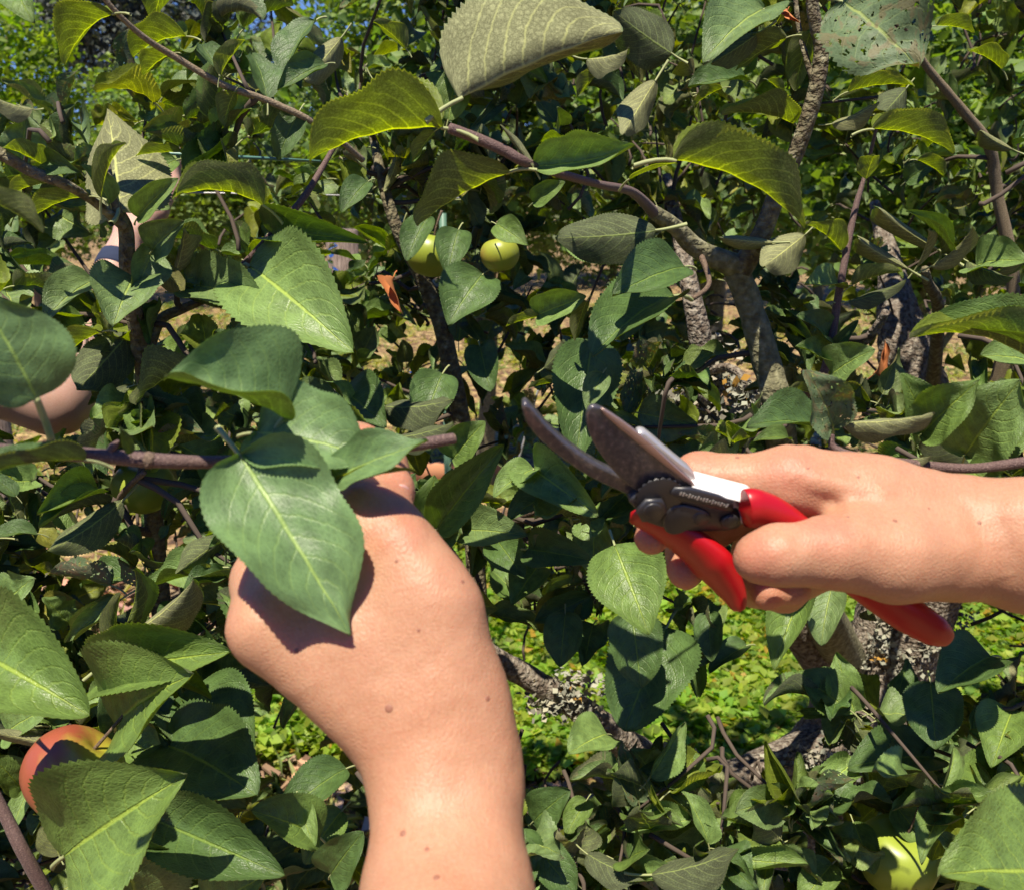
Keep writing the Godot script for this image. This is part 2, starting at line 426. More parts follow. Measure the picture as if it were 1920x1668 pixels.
	plain("green_paint", lin(0.10, 0.20, 0.13), 0.5)
	plain("green_wire", lin(0.10, 0.22, 0.18), 0.4)
	plain("steel_wire", lin(0.45, 0.45, 0.44), 0.4, 0.6)
	plain("foil", lin(0.85, 0.86, 0.88), 0.16, 1.0)
	plain("terracotta", lin(0.48, 0.22, 0.11), 0.9)
	plain("dead_leaf", lin(0.45, 0.16, 0.05), 0.85)

# ------------------------------------------------------------------ leaves
func leaf_profile(s: float, early: float, full: float, taper: float) -> float:
	return pow(maxf(sin(PI * pow(s, early)), 0.0), full) * (1.0 - taper * smoothstep(0.62, 0.98, s))

# a leaf of unit length: stalk end at the origin, along +y, upper side towards +z. Surface 0 is the upper skin, surface 1 the under skin with the stalk.
func leaf_mesh(w: float, fold: float, bend: float, twist: float, wave: float, curl: float, rows: int, hc: int, sd: int, kind: int, stalk := 0.28, asym := 0.0, lobes := 0.0, tooth := 0.05) -> ArrayMesh:
	var top := PackedVector3Array(); var low := PackedVector3Array(); var uv := PackedVector2Array()
	var c := Vector3.ZERO
	var cols := hc * 2 + 1
	var ph := sd * 1.7
	var early := 0.66 + 0.20 * fposmod(sd * 0.377, 1.0)
	var full := 0.58 + 0.20 * fposmod(sd * 0.613, 1.0)
	var taper := 0.04 + 0.28 * fposmod(sd * 0.271, 1.0)
	if tooth < 0.03: early = 0.68; full = 0.64; taper = 0.44
	for i in rows + 1:
		var s := float(i) / rows
		var ang := bend * (s - 0.12)
		var nrm := Vector3(0, sin(ang), cos(ang))
		var ww := w * leaf_profile(s, early, full, taper) * (1.0 + 0.06 * sin(s * 9.0 + ph) + lobes * sin(s * 19.0))
		if i == 0: ww = w * 0.02
		for j in cols:
			var t := float(j - hc) / hc
			var a := absf(t)
			var e := ww
			if j == 0 or j == cols - 1: e *= 1.0 + (tooth if i % 2 == 1 else -0.01)
			var fa := fold * (1.0 + asym * signf(t)) + curl * a * 0.5
			var x := e * t * cos(fa)
			var z := e * a * sin(fa)
			z += wave * w * a * a * sin(s * 11.0 + ph + (1.3 if t > 0 else 0.0)) + 0.12 * wave * w * sin(s * 23.0 + t * 5.0 + ph)
			var tw := twist * (s - 0.3)
			var p := c + Vector3(x * cos(tw) - z * sin(tw), 0, 0) + nrm * (x * sin(tw) + z * cos(tw))
			top.append(p + nrm * 0.002); low.append(p - nrm * 0.002)
			uv.append(Vector2(0.5 + 0.5 * t, s))
		c += Vector3(0, cos(ang), -sin(ang)) / rows
	var am := ArrayMesh.new()
	for layer in 2:
		var pts := top if layer == 0 else low
		var uvs := uv.duplicate()
		var idx := PackedInt32Array()
		for i in rows:
			for j in cols - 1:
				var a := i * cols + j; var b := a + 1; var d := a + cols; var e := d + 1
				if layer == 0: idx.append_array([a, d, e, a, e, b])
				else: idx.append_array([a, e, d, a, b, e])
		var arr := []; arr.resize(Mesh.ARRAY_MAX)
		arr[Mesh.ARRAY_VERTEX] = pts; arr[Mesh.ARRAY_TEX_UV] = uvs; arr[Mesh.ARRAY_INDEX] = idx
		var st := SurfaceTool.new(); st.create_from_arrays(arr); st.generate_normals(); st.commit(am)
		am.surface_set_material(layer, leaf_kinds[kind][layer])
		if layer == 1 and stalk > 0.0:
			pts = PackedVector3Array(); uvs = PackedVector2Array(); idx = PackedInt32Array()
			var first := 0
			for i in 5:
				var q := i / 4.0
				var r := 0.013 + 0.006 * q * q
				var ctr := Vector3(0.02 * sin(ph) * q, -stalk * q + 0.02, -0.10 * q * q * stalk * 3.0)
				for k in 5:
					pts.append(ctr + Vector3(r * cos(TAU * k / 5), 0, r * sin(TAU * k / 5))); uvs.append(Vector2(0.5, 0.03 + 0.02 * q))
			for i in 4:
				for k in 5:
					var a := first + i * 5 + k; var b := first + i * 5 + (k + 1) % 5
					idx.append_array([a, b, b + 5, a, b + 5, a + 5])
			arr[Mesh.ARRAY_VERTEX] = pts; arr[Mesh.ARRAY_TEX_UV] = uvs; arr[Mesh.ARRAY_INDEX] = idx
			st = SurfaceTool.new(); st.create_from_arrays(arr); st.generate_normals(); st.commit(am)
			am.surface_set_material(2, M.stalk)
	return am

func leaf_end(rows: int, bend: float) -> Vector3:
	var c := Vector3.ZERO
	for i in rows:
		var ang := bend * (float(i) / rows - 0.12)
		c += Vector3(0, cos(ang), -sin(ang)) / rows
	return c

# where a leaf sits: stalk end a, tip b; roll 0 shows the upper side to the lens and the sky, 180 the under side
func leaf_place(a: Vector3, b: Vector3, roll: float, tip: Vector3, ref: Vector3) -> Transform3D:
	var axis := (b - a).normalized()
	var n := (ref - axis * ref.dot(axis)).normalized().rotated(axis, deg_to_rad(roll))
	var x := axis.cross(n)
	var e1 := tip.normalized()
	var local := Basis(Vector3.RIGHT, e1, Vector3.RIGHT.cross(e1))
	var bas := Basis(x, axis, n) * local.transposed()
	return Transform3D(bas.scaled(Vector3.ONE * ((b - a).length() / tip.length())), a)

# one leaf read from the photograph
func leaf(tree: Node3D, u0: float, v0: float, d0: float, u1: float, v1: float, d1: float, w: float, roll: float, fold: float, bend: float, kind: int, curl := 0.4, wave := 0.10, twist := 0.0, lobes := 0.0, tooth := 0.045) -> MeshInstance3D:
	var sd := int(u0 + v0 * 3.0)
	if kind == 3 and v1 > v0: d1 = d0 + clampf((v1 - v0) / FPX * d0 * 0.7, 0.0, 0.05)
	var me := leaf_mesh(w, fold, bend, twist, wave, curl, 66, 4, sd, kind, 0.26, 0.0, lobes, tooth)
	var o := put("leaf", me, null, tree)
	var a := at(u0, v0, d0); var b := at(u1, v1, d1)
	var want := (EYE - a).normalized() * 0.75 + Vector3.UP * 0.35          # the side that is turned to the lens
	if kind == 3: want = -((EYE - a).normalized() * 0.72 - SUN * 0.62)     # hangs so that the sun stands behind it
	elif kind == 2: want = (EYE - a).normalized() * 0.7 + SUN * 0.6
	var turn := roll
	if kind == 3:                                                         # the half leaf that shows is turned square to that
		var run := Vector2(u1 - u0, v1 - v0).normalized()
		turn = rad_to_deg(fold) * 0.85 * run.x
	o.transform = leaf_place(a, b, turn, leaf_end(66, bend), want)
	o.position -= tree.position
	return o

var pool := []
func make_leaf_pool():
	for i in 30:
		var kind: int = [0, 4, 1, 2, 3, 1, 3, 4, 0, 2, 1, 4, 5, 4, 0, 1, 2, 0, 3, 6, 2, 0, 3, 4, 1, 2, 3, 2, 4, 3][i]
		pool.append(leaf_mesh(rng.randf_range(0.30, 0.44), rng.randf_range(0.05, 0.7), rng.randf_range(-0.2, 1.5), rng.randf_range(-0.9, 0.9), rng.randf_range(0.06, 0.34), rng.randf_range(0.0, 1.7), 44, 3, i * 5 + 1, kind))

# leaves that grow about a spur: [place, transform, variety]
func spur_leaves(p: Vector3, n: int, size: float, face: Vector3, out_list: Array):
	for i in n:
		var dir := Vector3(rng.randfn(), rng.randfn() * 0.7 + 0.05, rng.randfn()).normalized()
		dir = (dir + face * 0.5).normalized()
		var nrm := (Vector3.UP * 0.9 + Vector3(rng.randfn(), rng.randfn(), rng.randfn()) * 0.42 + Vector3(-0.1, 0, 0.35))
		nrm = (nrm - dir * nrm.dot(dir)).normalized()
		var l := size * rng.randf_range(0.65, 1.2)
		var bas := Basis(dir.cross(nrm), dir, nrm).scaled(Vector3.ONE * l)
		out_list.append([p + dir * l * 0.25 + Vector3(rng.randfn(), rng.randfn(), rng.randfn()) * 0.008, bas, rng.randi() % pool.size()])

# ------------------------------------------------------------------ ground and what lies far off
func ground_y(x: float, z: float) -> float:
	return 0.05 * nz.get_noise_2d(x * 0.7, z * 0.7) + 0.02 * nz.get_noise_2d(x * 3.0 + 50.0, z * 3.0)

func scatter(called: String, mesh: Mesh, places: Array, parent: Node3D, tints := true) -> MultiMeshInstance3D:
	var mm := MultiMesh.new(); mm.transform_format = MultiMesh.TRANSFORM_3D; mm.use_colors = tints; mm.mesh = mesh; mm.instance_count = places.size()
	for i in places.size():
		mm.set_instance_transform(i, places[i][0])
		if tints: mm.set_instance_color(i, places[i][1])
	var o := MultiMeshInstance3D.new(); o.multimesh = mm
	if parent:
		o.name = called; parent.add_child(o, true)
	else:
		o.name = numbered(called); add_child(o, true)
	o.set_meta("kind", "stuff")
	return o

# a loose spray of small folded leaves, for plants far away or low on the ground
func spray_mesh(n: int, leaf_len: float, wide: float, spread: float, up: float, mat: Material, sd: int) -> ArrayMesh:
	var r := RandomNumberGenerator.new(); r.seed = sd
	var st := new_st()
	for i in n:
		var dir := Vector3(r.randfn(), absf(r.randfn()) * up, r.randfn()).normalized()
		var p := Vector3(r.randfn(), r.randfn() * 0.6, r.randfn()) * spread
		var nrm := (Vector3.UP + Vector3(r.randfn(), r.randfn(), r.randfn()) * 0.5)
		nrm = (nrm - dir * nrm.dot(dir)).normalized()
		var side := dir.cross(nrm)
		var l := leaf_len * r.randf_range(0.7, 1.25)
		var m := p + dir * l * 0.5 - nrm * l * 0.06
		var tip := p + dir * l - nrm * l * 0.16
		var a := m + side * l * wide + nrm * l * 0.10; var b := m - side * l * wide + nrm * l * 0.10
		tri(st, p, m, a); tri(st, a, m, tip); tri(st, p, b, m); tri(st, b, tip, m)
	st.generate_normals()
	var me := st.commit(); me.surface_set_material(0, mat)
	return me

func tint(lo: float, hi: float, hue := 0.12) -> Color:
	var k := rng.randf_range(lo, hi)
	return Color(k * (1.0 + rng.randf_range(-hue, hue * 1.6)), k, k * (1.0 + rng.randf_range(-hue, hue)))

func build_ground():
	var st := new_st()
	var xs := []; var zs := []
	for i in 81:
		var q := (i - 40) / 40.0
		xs.append(signf(q) * (absf(q) * 3.0 + pow(absf(q), 4.0) * 80.0))
		var w := i / 80.0
		zs.append(4.0 - w * 12.0 - pow(w, 4.0) * 110.0)
	for j in 80:
		for i in 80:
			var q := []
			for e in [[i, j], [i, j + 1], [i + 1, j + 1], [i + 1, j]]:
				q.append(Vector3(xs[e[0]], ground_y(xs[e[0]], zs[e[1]]), zs[e[1]]))
			quad(st, q[0], q[3], q[2], q[1]) if false else quad(st, q[0], q[1], q[2], q[3])
	var g := put("ground", done(st), M.soil)
	tag(g, "dry straw coloured soil of the orchard floor", "ground", "", "structure")
	# fresh green ground cover behind the tree
	var sprays := []
	for i in 3: sprays.append(spray_mesh(12, 0.026, 0.34, 0.022, 0.7, M.cover_leaf, 100 + i))
	var pl := [[], [], []]
	for i in 30000:
		var x := rng.randf_range(-1.0, 2.6); var z := -rng.randf_range(1.95, 4.1)
		var edge := nz.get_noise_2d(x * 1.6 + 9.0, z * 1.6)
		if z < -3.5 + 0.5 * edge or (x < -0.75 + 0.3 * edge) or z > -2.1 + 0.25 * edge: continue
		var h := 0.02 + 0.05 * absf(nz.get_noise_2d(x * 5.0, z * 5.0)) + 0.03 * rng.randf()
		var t := Transform3D(Basis(Vector3.UP, rng.randf() * TAU).scaled(Vector3.ONE * rng.randf_range(0.8, 1.5)), Vector3(x, ground_y(x, z) + h, z))
		pl[i % 3].append([t, tint(0.5, 1.4, 0.2) if rng.randf() > 0.04 else Color(1.9, 0.8, 0.9)])
	var gc := thing("ground_cover", "bright green low ground cover growing in the sun behind the tree", "ground cover")
	gc.set_meta("kind", "stuff")
	for i in 3: scatter("small_leaves", sprays[i], pl[i], gc)
	# thin grass and weeds on the straw
	var gs := []
	var gm := spray_mesh(9, 0.07, 0.06, 0.02, 2.0, M.grass_leaf, 130)
	for i in 9000:
		var x := rng.randf_range(-5.0, 5.0); var z := -rng.randf_range(1.2, 11.0)
		if nz.get_noise_2d(x * 0.9, z * 0.9 + 30.0) < 0.05 and rng.randf() < 0.85: continue
		gs.append([Transform3D(Basis(Vector3.UP, rng.randf() * TAU).scaled(Vector3.ONE * rng.randf_range(0.5, 1.5)), Vector3(x, ground_y(x, z) + 0.005, z)), tint(0.6, 1.3, 0.25)])
	tag(scatter("weeds", gm, gs, null), "sparse weeds and dry grass on the orchard floor", "weeds", "", "stuff")
	# bark chips, fallen leaves and bits of stick under the tree
	var ls := new_st()
	for k in 2:
		var b := Basis(Vector3.UP, 0.6 * k)
		var q := []
		for e in [Vector3(-0.022, 0, -0.006), Vector3(0.02, 0.003, -0.008), Vector3(0.024, 0.0, 0.006), Vector3(-0.018, 0.004, 0.007)]: q.append(b * e + Vector3(0.012 * k, 0.006 + 0.008 * k, 0.02 * k))
		quad(ls, q[0], q[1], q[2], q[3]); quad(ls, q[0] - Vector3(0, 0.004, 0), q[3] - Vector3(0, 0.004, 0), q[2] - Vector3(0, 0.004, 0), q[1] - Vector3(0, 0.004, 0))
	ls.generate_normals()
	var lm := ls.commit(); lm.surface_set_material(0, M.litter)
	var lp := []
	for i in 5000:
		var x := rng.randf_range(-2.2, 2.6); var z := -rng.randf_range(1.2, 3.4)
		var e := Basis.from_euler(Vector3(rng.randfn() * 0.35, rng.randf() * TAU, rng.randfn() * 0.35)).scaled(Vector3.ONE * rng.randf_range(0.5, 1.6))
		lp.append([Transform3D(e, Vector3(x, ground_y(x, z) + 0.004 + 0.02 * rng.randf(), z)), tint(0.4, 1.6, 0.2)])
	tag(scatter("leaf_litter", lm, lp, null), "brown leaf litter and wood chips under the tree", "leaf litter", "", "stuff")

# a tree or shrub far off: tapered trunk, limbs, and a crown of leaf sprays with gaps
func far_tree(called: String, label: String, cat: String, centre: Vector3, size: Vector3, count: int, mat: Material, leaf_len: float, gaps: float, lo: float, hi: float, bark: Material, group := ""):
	var gy := ground_y(centre.x, centre.z)
	var t := thing(called, label, cat, Vector3(centre.x, gy, centre.z), group)
	var foot := Vector3(centre.x, gy - 0.05, centre.z)
	var r := clampf(size.y * 0.05, 0.02, 0.3)
	one_tube("trunk", [foot, foot.lerp(centre, 0.5) + Vector3(r, 0, 0), centre, centre + Vector3(r, size.y * 0.7, 0)], [r * 1.3, r, r * 0.7, r * 0.15], bark, t, 8, 0.2)
	for i in 6:
		var a := TAU * (i + rng.randf() * 0.6) / 6.0
		var s := foot.lerp(centre, rng.randf_range(0.35, 0.95))
		var e := centre + Vector3(cos(a) * size.x, rng.randf_range(-0.3, 0.7) * size.y, sin(a) * size.z) * 0.75
		one_tube("limb", [s, s.lerp(e, 0.5) + Vector3(0, r, 0), e], [r * 0.6, r * 0.35, r * 0.1], bark, t, 6, 0.15)
	var places := [[], []]
	var tries := 0
	while places[0].size() + places[1].size() < count and tries < count * 6:
		tries += 1
		var p := Vector3(rng.randfn(), rng.randfn(), rng.randfn()).normalized() * pow(rng.randf(), 0.42)
		var lump := nz.get_noise_3dv(p * 2.3 + centre)
		if lump < gaps - 0.5: continue
		p *= 1.0 + 0.25 * nz.get_noise_3dv(p * 1.6 + centre * 0.7)
		var b := Basis.from_euler(Vector3(rng.randfn() * 0.5, rng.randf() * TAU, rng.randfn() * 0.5)).scaled(Vector3.ONE * rng.randf_range(0.7, 1.4))
		var w := p * size + centre
		if w.y < 0.03: continue
		places[tries % 2].append([Transform3D(b, w - t.position), tint(lo, hi)])
	var crown := Node3D.new(); crown.name = "crown"; t.add_child(crown); crown.set_meta("kind", "stuff")
	for i in 2:
		scatter("leaves", spray_mesh(8, leaf_len, 0.3, leaf_len * 0.9, 0.5, mat, 200 + i), places[i], crown)

func build_background():
	far_tree("shrub", "yellow-green sunlit shrub with upright shoots standing beside the dark tree", "shrub", at(25, 260, 6.5), Vector3(0.55, 0.95, 0.5), 1500, M.cover_leaf, 0.045, 0.32, 0.45, 1.0, M.tan_wood)
	far_tree("oak_tree", "dark grey-green tree with blue sky showing through its crown", "tree", at(250, -10, 15.0), Vector3(2.2, 2.1, 1.8), 3600, M.dark_leaf, 0.10, 0.44, 0.7, 1.5, M.bark)
	far_tree("small_leaved_tree", "small-leaved green tree in full sun beyond the trellis wire", "tree", at(420, 300, 5.6), Vector3(0.85, 0.72, 0.7), 3200, M.far_leaf, 0.04, 0.3, 0.8, 1.8, M.tan_wood)
	far_tree("row_tree", "green orchard tree right behind the shaded fruit, in the next row", "tree", at(900, 200, 4.2), Vector3(0.95, 0.75, 0.6), 2600, M.far_leaf, 0.05, 0.3, 0.7, 1.6, M.bark, "orchard trees of the next row")
	far_tree("row_tree", "green orchard tree of the next row below the blue corner of sky", "tree", at(1760, 230, 3.4), Vector3(0.75, 0.62, 0.6), 3000, M.far_leaf, 0.045, 0.3, 0.8, 1.8, M.bark, "orchard trees of the next row")
	far_tree("row_tree", "green orchard tree behind the forked limb, in the next row", "tree", at(1350, 180, 4.6), Vector3(0.8, 0.8, 0.6), 2200, M.far_leaf, 0.05, 0.3, 0.7, 1.5, M.bark, "orchard trees of the next row")
	for i in 8:
		var words: String = ["at the far end of the hedge line", "second from the far end of the hedge line", "behind the yellow-green shrub", "behind the small-leaved tree", "behind the wooden post", "behind the chewed bright leaf", "behind the forked limb", "behind the blue corner of sky"][i]
		var u: float = [-1100.0, -450.0, -30.0, 380.0, 760.0, 1150.0, 1550.0, 2150.0][i]
		far_tree("hedge_tree", "dense green tree " + words, "tree", at(u, 330 + (i % 3) * 20, 11.0 + (i % 3)), Vector3(1.7, 1.15, 1.2), 2400, M.far_leaf, 0.07, 0.2, 0.5, 1.3, M.bark, "trees of the hedge line")

# ------------------------------------------------------------------ the two apple trees in front
var windows := [[1030, 1340, 150, 130], [1360, 1290, 125, 170], [1880, 1190, 100, 70], [585, 1385, 70, 70], [960, 880, 60, 45], [610, 620, 30, 25], [1680, 1225, 90, 75, 1.6], [1620, 1440, 130, 30, 1.42], [1430, 640, 45, 160, 0.86], [1335, 740, 25, 90, 1.17], [1510, 160, 30, 160, 0.76], [1050, 1300, 60, 40, 1.25], [1800, 230, 70, 120, 1.06], [200, 1010, 60, 30], [210, 1130, 40, 25], [830, 560, 10, 60], [650, 470, 15, 25], [935, 420, 60, 110, 0.98], [800, 480, 50, 50, 1.03], [230, 440, 50, 40], [60, 755, 160, 70], [240, 455, 60, 40], [1684, 1610, 60, 60, 0.88]]

func build_trees():
	var left := thing("apple_tree", "smaller apple tree with thin grey stem under the green trellis wire", "apple tree", at(300, 1900, 1.05), "apple trees being pruned")
	left.position.y = ground_y(left.position.x, left.position.z)
	var right := thing("apple_tree", "large old apple tree with lichen covered trunk and forked limb", "apple tree", at(1480, 1720, 1.6), "apple trees being pruned")
	right.position.y = ground_y(right.position.x, right.position.z)
	var limbs := [[], []]
	# wood of the left tree
	wood(left, "trunk", [left.position - Vector3(0, 0.05, 0), at(330, 1500, 1.0), at(290, 1000, 0.9), at(275, 740, 0.82), at(262, 640, 0.78)], [0.013, 0.011, 0.009, 0.008, 0.008], M.bark, limbs[0], 10)
	wood(left, "branch", [at(262, 640, 0.78), at(240, 520, 0.74), at(235, 430, 0.72), at(212, 380, 0.70), at(200, 300, 0.72)], [0.008, 0.0065, 0.006, 0.004, 0.002], M.bark, limbs[0])
	wood(left, "branch", [at(275, 650, 0.79), at(300, 600, 0.8), at(340, 580, 0.8), at(400, 555, 0.82)], [0.007, 0.0045, 0.004, 0.003], M.bark, limbs[0])
	wood(left, "branch", [at(410, 545, 0.84), at(455, 500, 0.82), at(510, 440, 0.80), at(575, 362, 0.80), at(640, 250, 0.82)], [0.004, 0.0038, 0.0034, 0.003, 0.002], M.young_wood, limbs[0])
	wood(left, "branch", [at(-120, 230, 0.62), at(0, 288, 0.63), at(60, 322, 0.64), at(120, 345, 0.65), at(175, 378, 0.68), at(232, 425, 0.71)], [0.005, 0.0042, 0.004, 0.0036, 0.003, 0.004], M.bark, limbs[0])
	wood(left, "branch", [at(150, -60, 0.62), at(215, 20, 0.64), at(270, 70, 0.66), at(330, 108, 0.68), at(420, 160, 0.70), at(500, 188, 0.72), at(600, 236, 0.74), at(680, 300, 0.78)], [0.0016, 0.0020, 0.0022, 0.0024, 0.0026, 0.0027, 0.0027, 0.0026], M.pale_twig, limbs[0])
	wood(left, "branch", [at(-40, 1430, 0.56), at(10, 1530, 0.56), at(45, 1600, 0.56), at(95, 1690, 0.57)], [0.0032, 0.0036, 0.004, 0.0042], M.young_wood, limbs[0])
	wood(left, "branch", [at(290, 1000, 0.9), at(240, 985, 0.86), at(225, 935, 0.78), at(270, 885, 0.74)], [0.005, 0.0035, 0.003, 0.0022], M.tan_wood, limbs[0])
	wood(left, "branch", [at(330, 1500, 1.0), at(260, 1400, 0.8), at(215, 1260, 0.70), at(205, 1180, 0.68)], [0.006, 0.004, 0.003, 0.002], M.bark, limbs[0])
	# wood of the right tree
	wood(right, "trunk", [right.position - Vector3(0.02, 0.08, 0), at(1500, 1600, 1.6), at(1590, 1380, 1.58), at(1685, 1190, 1.55), at(1740, 980, 1.5), at(1720, 760, 1.5), at(1690, 620, 1.5), at(1670, 500, 1.55), at(1640, 380, 1.6)], [0.11, 0.095, 0.08, 0.075, 0.065, 0.052, 0.036, 0.02, 0.008], M.lichen_bark, limbs[1], 18)
	wood(right, "limb", [at(1590, 1250, 1.55), at(1480, 1000, 1.1), at(1462, 790, 0.88), at(1440, 690, 0.86), at(1405, 570, 0.85), at(1375, 490, 0.84)], [0.035, 0.022, 0.0135, 0.013, 0.0115, 0.0115], M.limb_bark, limbs[1], 14)
	wood(right, "limb", [at(1380, 500, 0.84), at(1310, 468, 0.82), at(1265, 425, 0.80), at(1225, 398, 0.78)], [0.011, 0.0085, 0.007, 0.006], M.limb_bark, limbs[1], 12)
	wood(right, "limb", [at(1390, 505, 0.84), at(1428, 440, 0.82), at(1462, 350, 0.80), at(1495, 280, 0.78), at(1530, 170, 0.76), at(1540, 90, 0.75), at(1525, 20, 0.74), at(1515, -120, 0.72)], [0.0105, 0.0085, 0.0075, 0.0070, 0.0065, 0.0060, 0.005, 0.004], M.bark, limbs[1], 12)
	wood(right, "limb", [at(1600, 1320, 1.56), at(1420, 1050, 1.35), at(1340, 830, 1.2), at(1325, 720, 1.18), at(1310, 620, 1.15), at(1290, 520, 1.15), at(1250, 330, 1.2)], [0.04, 0.025, 0.016, 0.016, 0.014, 0.011, 0.006], M.lichen_bark, limbs[1], 12)
	wood(right, "limb", [at(1560, 1400, 1.56), at(1330, 1480, 1.45), at(1180, 1400, 1.3), at(1090, 1330, 1.25), at(1000, 1275, 1.22), at(900, 1215, 1.2), at(760, 1100, 1.15), at(690, 900, 1.1)], [0.05, 0.034, 0.022, 0.018, 0.016, 0.014, 0.010, 0.006], M.lichen_bark, limbs[1], 12)
	wood(right, "limb", [at(1640, 1330, 1.5), at(1560, 1400, 1.42), at(1450, 1450, 1.40), at(1300, 1520, 1.42), at(1260, 1600, 1.45)], [0.045, 0.03, 0.026, 0.022, 0.015], M.lichen_bark, limbs[1], 12)
	wood(right, "limb", [at(1740, 1000, 1.5), at(1850, 800, 1.3), at(1900, 560, 1.2), at(1870, 360, 1.15), at(1855, 275, 1.12), at(1800, 200, 1.08), at(1735, 120, 1.04), at(1690, 40, 1.0)], [0.04, 0.016, 0.0085, 0.007, 0.0065, 0.005, 0.004, 0.003], M.pale_twig, limbs[1], 10)
	wood(right, "limb", [at(900, 1215, 1.2), at(880, 900, 1.15), at(835, 640, 1.1), at(795, 530, 1.08), at(745, 430, 1.05), at(715, 330, 1.05), at(690, 210, 1.1)], [0.012, 0.012, 0.010, 0.009, 0.007, 0.006, 0.003], M.bark, limbs[1], 10)
	wood(right, "branch", [at(1225, 398, 0.78), at(1185, 360, 0.70), at(1120, 345, 0.62), at(1000, 310, 0.56), at(945, 282, 0.55), at(890, 258, 0.545), at(842, 240, 0.54)], [0.005, 0.0034, 0.0026, 0.0030, 0.0034, 0.0034, 0.0030], M.young_wood, limbs[1], 10)
	wood(right, "branch", [at(1462, 790, 0.88), at(1530, 720, 0.80), at(1553, 670, 0.79), at(1575, 540, 0.78), at(1602, 400, 0.78), at(1622, 330, 0.78), at(1645, 235, 0.78)], [0.005, 0.0035, 0.0036, 0.0032, 0.0026, 0.0018, 0.0012], M.young_wood, limbs[1], 8)
	wood(right, "branch", [at(2050, 845, 0.50), at(1920, 866, 0.50), at(1812, 878, 0.505), at(1700, 868, 0.51), at(1620, 858, 0.515), at(1565, 840, 0.52), at(1560, 815, 0.52)], [0.0032, 0.003, 0.0028, 0.0026, 0.0024, 0.002, 0.0016], M.young_wood, limbs[1], 8)
	wood(right, "branch", [at(1530, 170, 0.76), at(1500, 60, 0.76), at(1490, -30, 0.76)], [0.003, 0.0022, 0.0016], M.bark, limbs[1])
	wood(right, "branch", [at(1310, 468, 0.82), at(1330, 530, 0.80), at(1300, 560, 0.78)], [0.003, 0.0022, 0.002], M.tan_wood, limbs[1])
	wood(right, "branch", [at(1740, 800, 1.45), at(1760, 600, 1.1), at(1740, 530, 0.95), at(1735, 505, 0.92)], [0.012, 0.007, 0.005, 0.004], M.bark, limbs[1])
	wood(right, "branch", [at(1320, 700, 1.17), at(1370, 690, 1.12), at(1410, 730, 1.08), at(1425, 790, 1.05)], [0.006, 0.005, 0.0045, 0.004], M.lichen_bark, limbs[1])
	wood(right, "branch", [at(1330, 760, 1.18), at(1290, 740, 1.1), at(1270, 780, 1.08), at(1290, 830, 1.08)], [0.007, 0.006, 0.006, 0.005], M.lichen_bark, limbs[1])
	wood(right, "branch", [at(1610, 650, 0.95), at(1640, 620, 0.92), at(1662, 585, 0.90)], [0.005, 0.0045, 0.004], M.lichen_bark, limbs[1])
	wood(right, "branch", [at(1080, 960, 1.1), at(1000, 960, 0.95), at(900, 995, 0.85), at(830, 1003, 0.80), at(785, 1010, 0.80)], [0.006, 0.0045, 0.0035, 0.003, 0.002], M.tan_wood, limbs[1])
	left_leaves(left)
	right_leaves(right)
	# the spurs that fill the rest of both trees
	var grown := [[], []]
	var twig_st := [new_st(), new_st()]
	var made := 0
	var sunny := [at(1660, 1220, 1.5), at(1600, 1430, 1.42), at(1040, 1305, 1.23), at(937, 478, 0.94), at(1420, 590, 0.85), at(1370, 490, 0.84), at(1320, 760, 1.18), at(1820, 240, 1.1), at(60, 745, 1.25), at(130, 720, 1.25), at(240, 455, 1.38), at(880, 910, .76), at(900, 980, .78)]
	var sunny_ground := [at(1030, 1330, 2.75), at(1360, 1270, 2.85), at(1880, 1190, 2.95), at(585, 1385, 2.65), at(960, 880, 3.6), at(1430, 640, .86), at(1385, 520, .84)]
	for i in 3300:
		var u := rng.randf_range(-500, 2450); var v := rng.randf_range(-850, 1850)
		var d := rng.randf_range(0.86, 1.75)
		if rng.randf() < 0.25: d = rng.randf_range(0.74, 0.95)
		var keep := 0.62
		if u > 560 and v < 450: keep = 0.85
		if u < 620 and v < 520: keep = 0.34
		if u < 620 and v < 130: keep = 0.05
		if u > 1640 and v > 60 and v < 420: keep = 0.8 if d > 1.15 else 0.25
		if u > 560 and v < -80: keep = 0.34
		if u < 560 and v < -60: keep = 0.03
		if v > 1120 and u > 560: keep = 0.75
		if v > 450 and v < 1000 and u > 560: keep = 1.0
		if u < 640 and v > 520: keep = 0.75
		for w in windows:
			if w.size() > 4 and d > w[4]: continue
			if pow((u - w[0]) / (w[2] + 45.0), 2) + pow((v - w[1]) / (w[3] + 45.0), 2) < 1.0: keep *= 0.04
		if rng.randf() > keep: continue
		var p := at(u, v, d)
		var in_gap := false                                  # gaps in the crown that let the sun through to the wood and the fruit
		for q in sunny:
			var w: Vector3 = p - q
			var along := w.dot(SUN.normalized())
			if along > 0.0 and (w - SUN.normalized() * along).length() < 0.13: in_gap = true
		for q in sunny_ground:
			var w: Vector3 = p - q
			var along := w.dot(SUN.normalized())
			if along > 0.0 and (w - SUN.normalized() * along).length() < 0.24: in_gap = true
		if in_gap: continue
		if p.y < 0.15: continue
		var which := 0 if u < 560 + 90 * nz.get_noise_2d(v * 0.01, d) else 1
		spur_leaves(p, rng.randi_range(6, 10), 0.049, (EYE - p).normalized(), grown[which])
		made += 1
		var best := Vector3.INF
		for q in limbs[which]:
			if q.distance_squared_to(p) < best.distance_squared_to(p): best = q
		var far := best.distance_to(p)
		var jag := Vector3(rng.randfn(), rng.randfn(), rng.randfn()) * 0.06
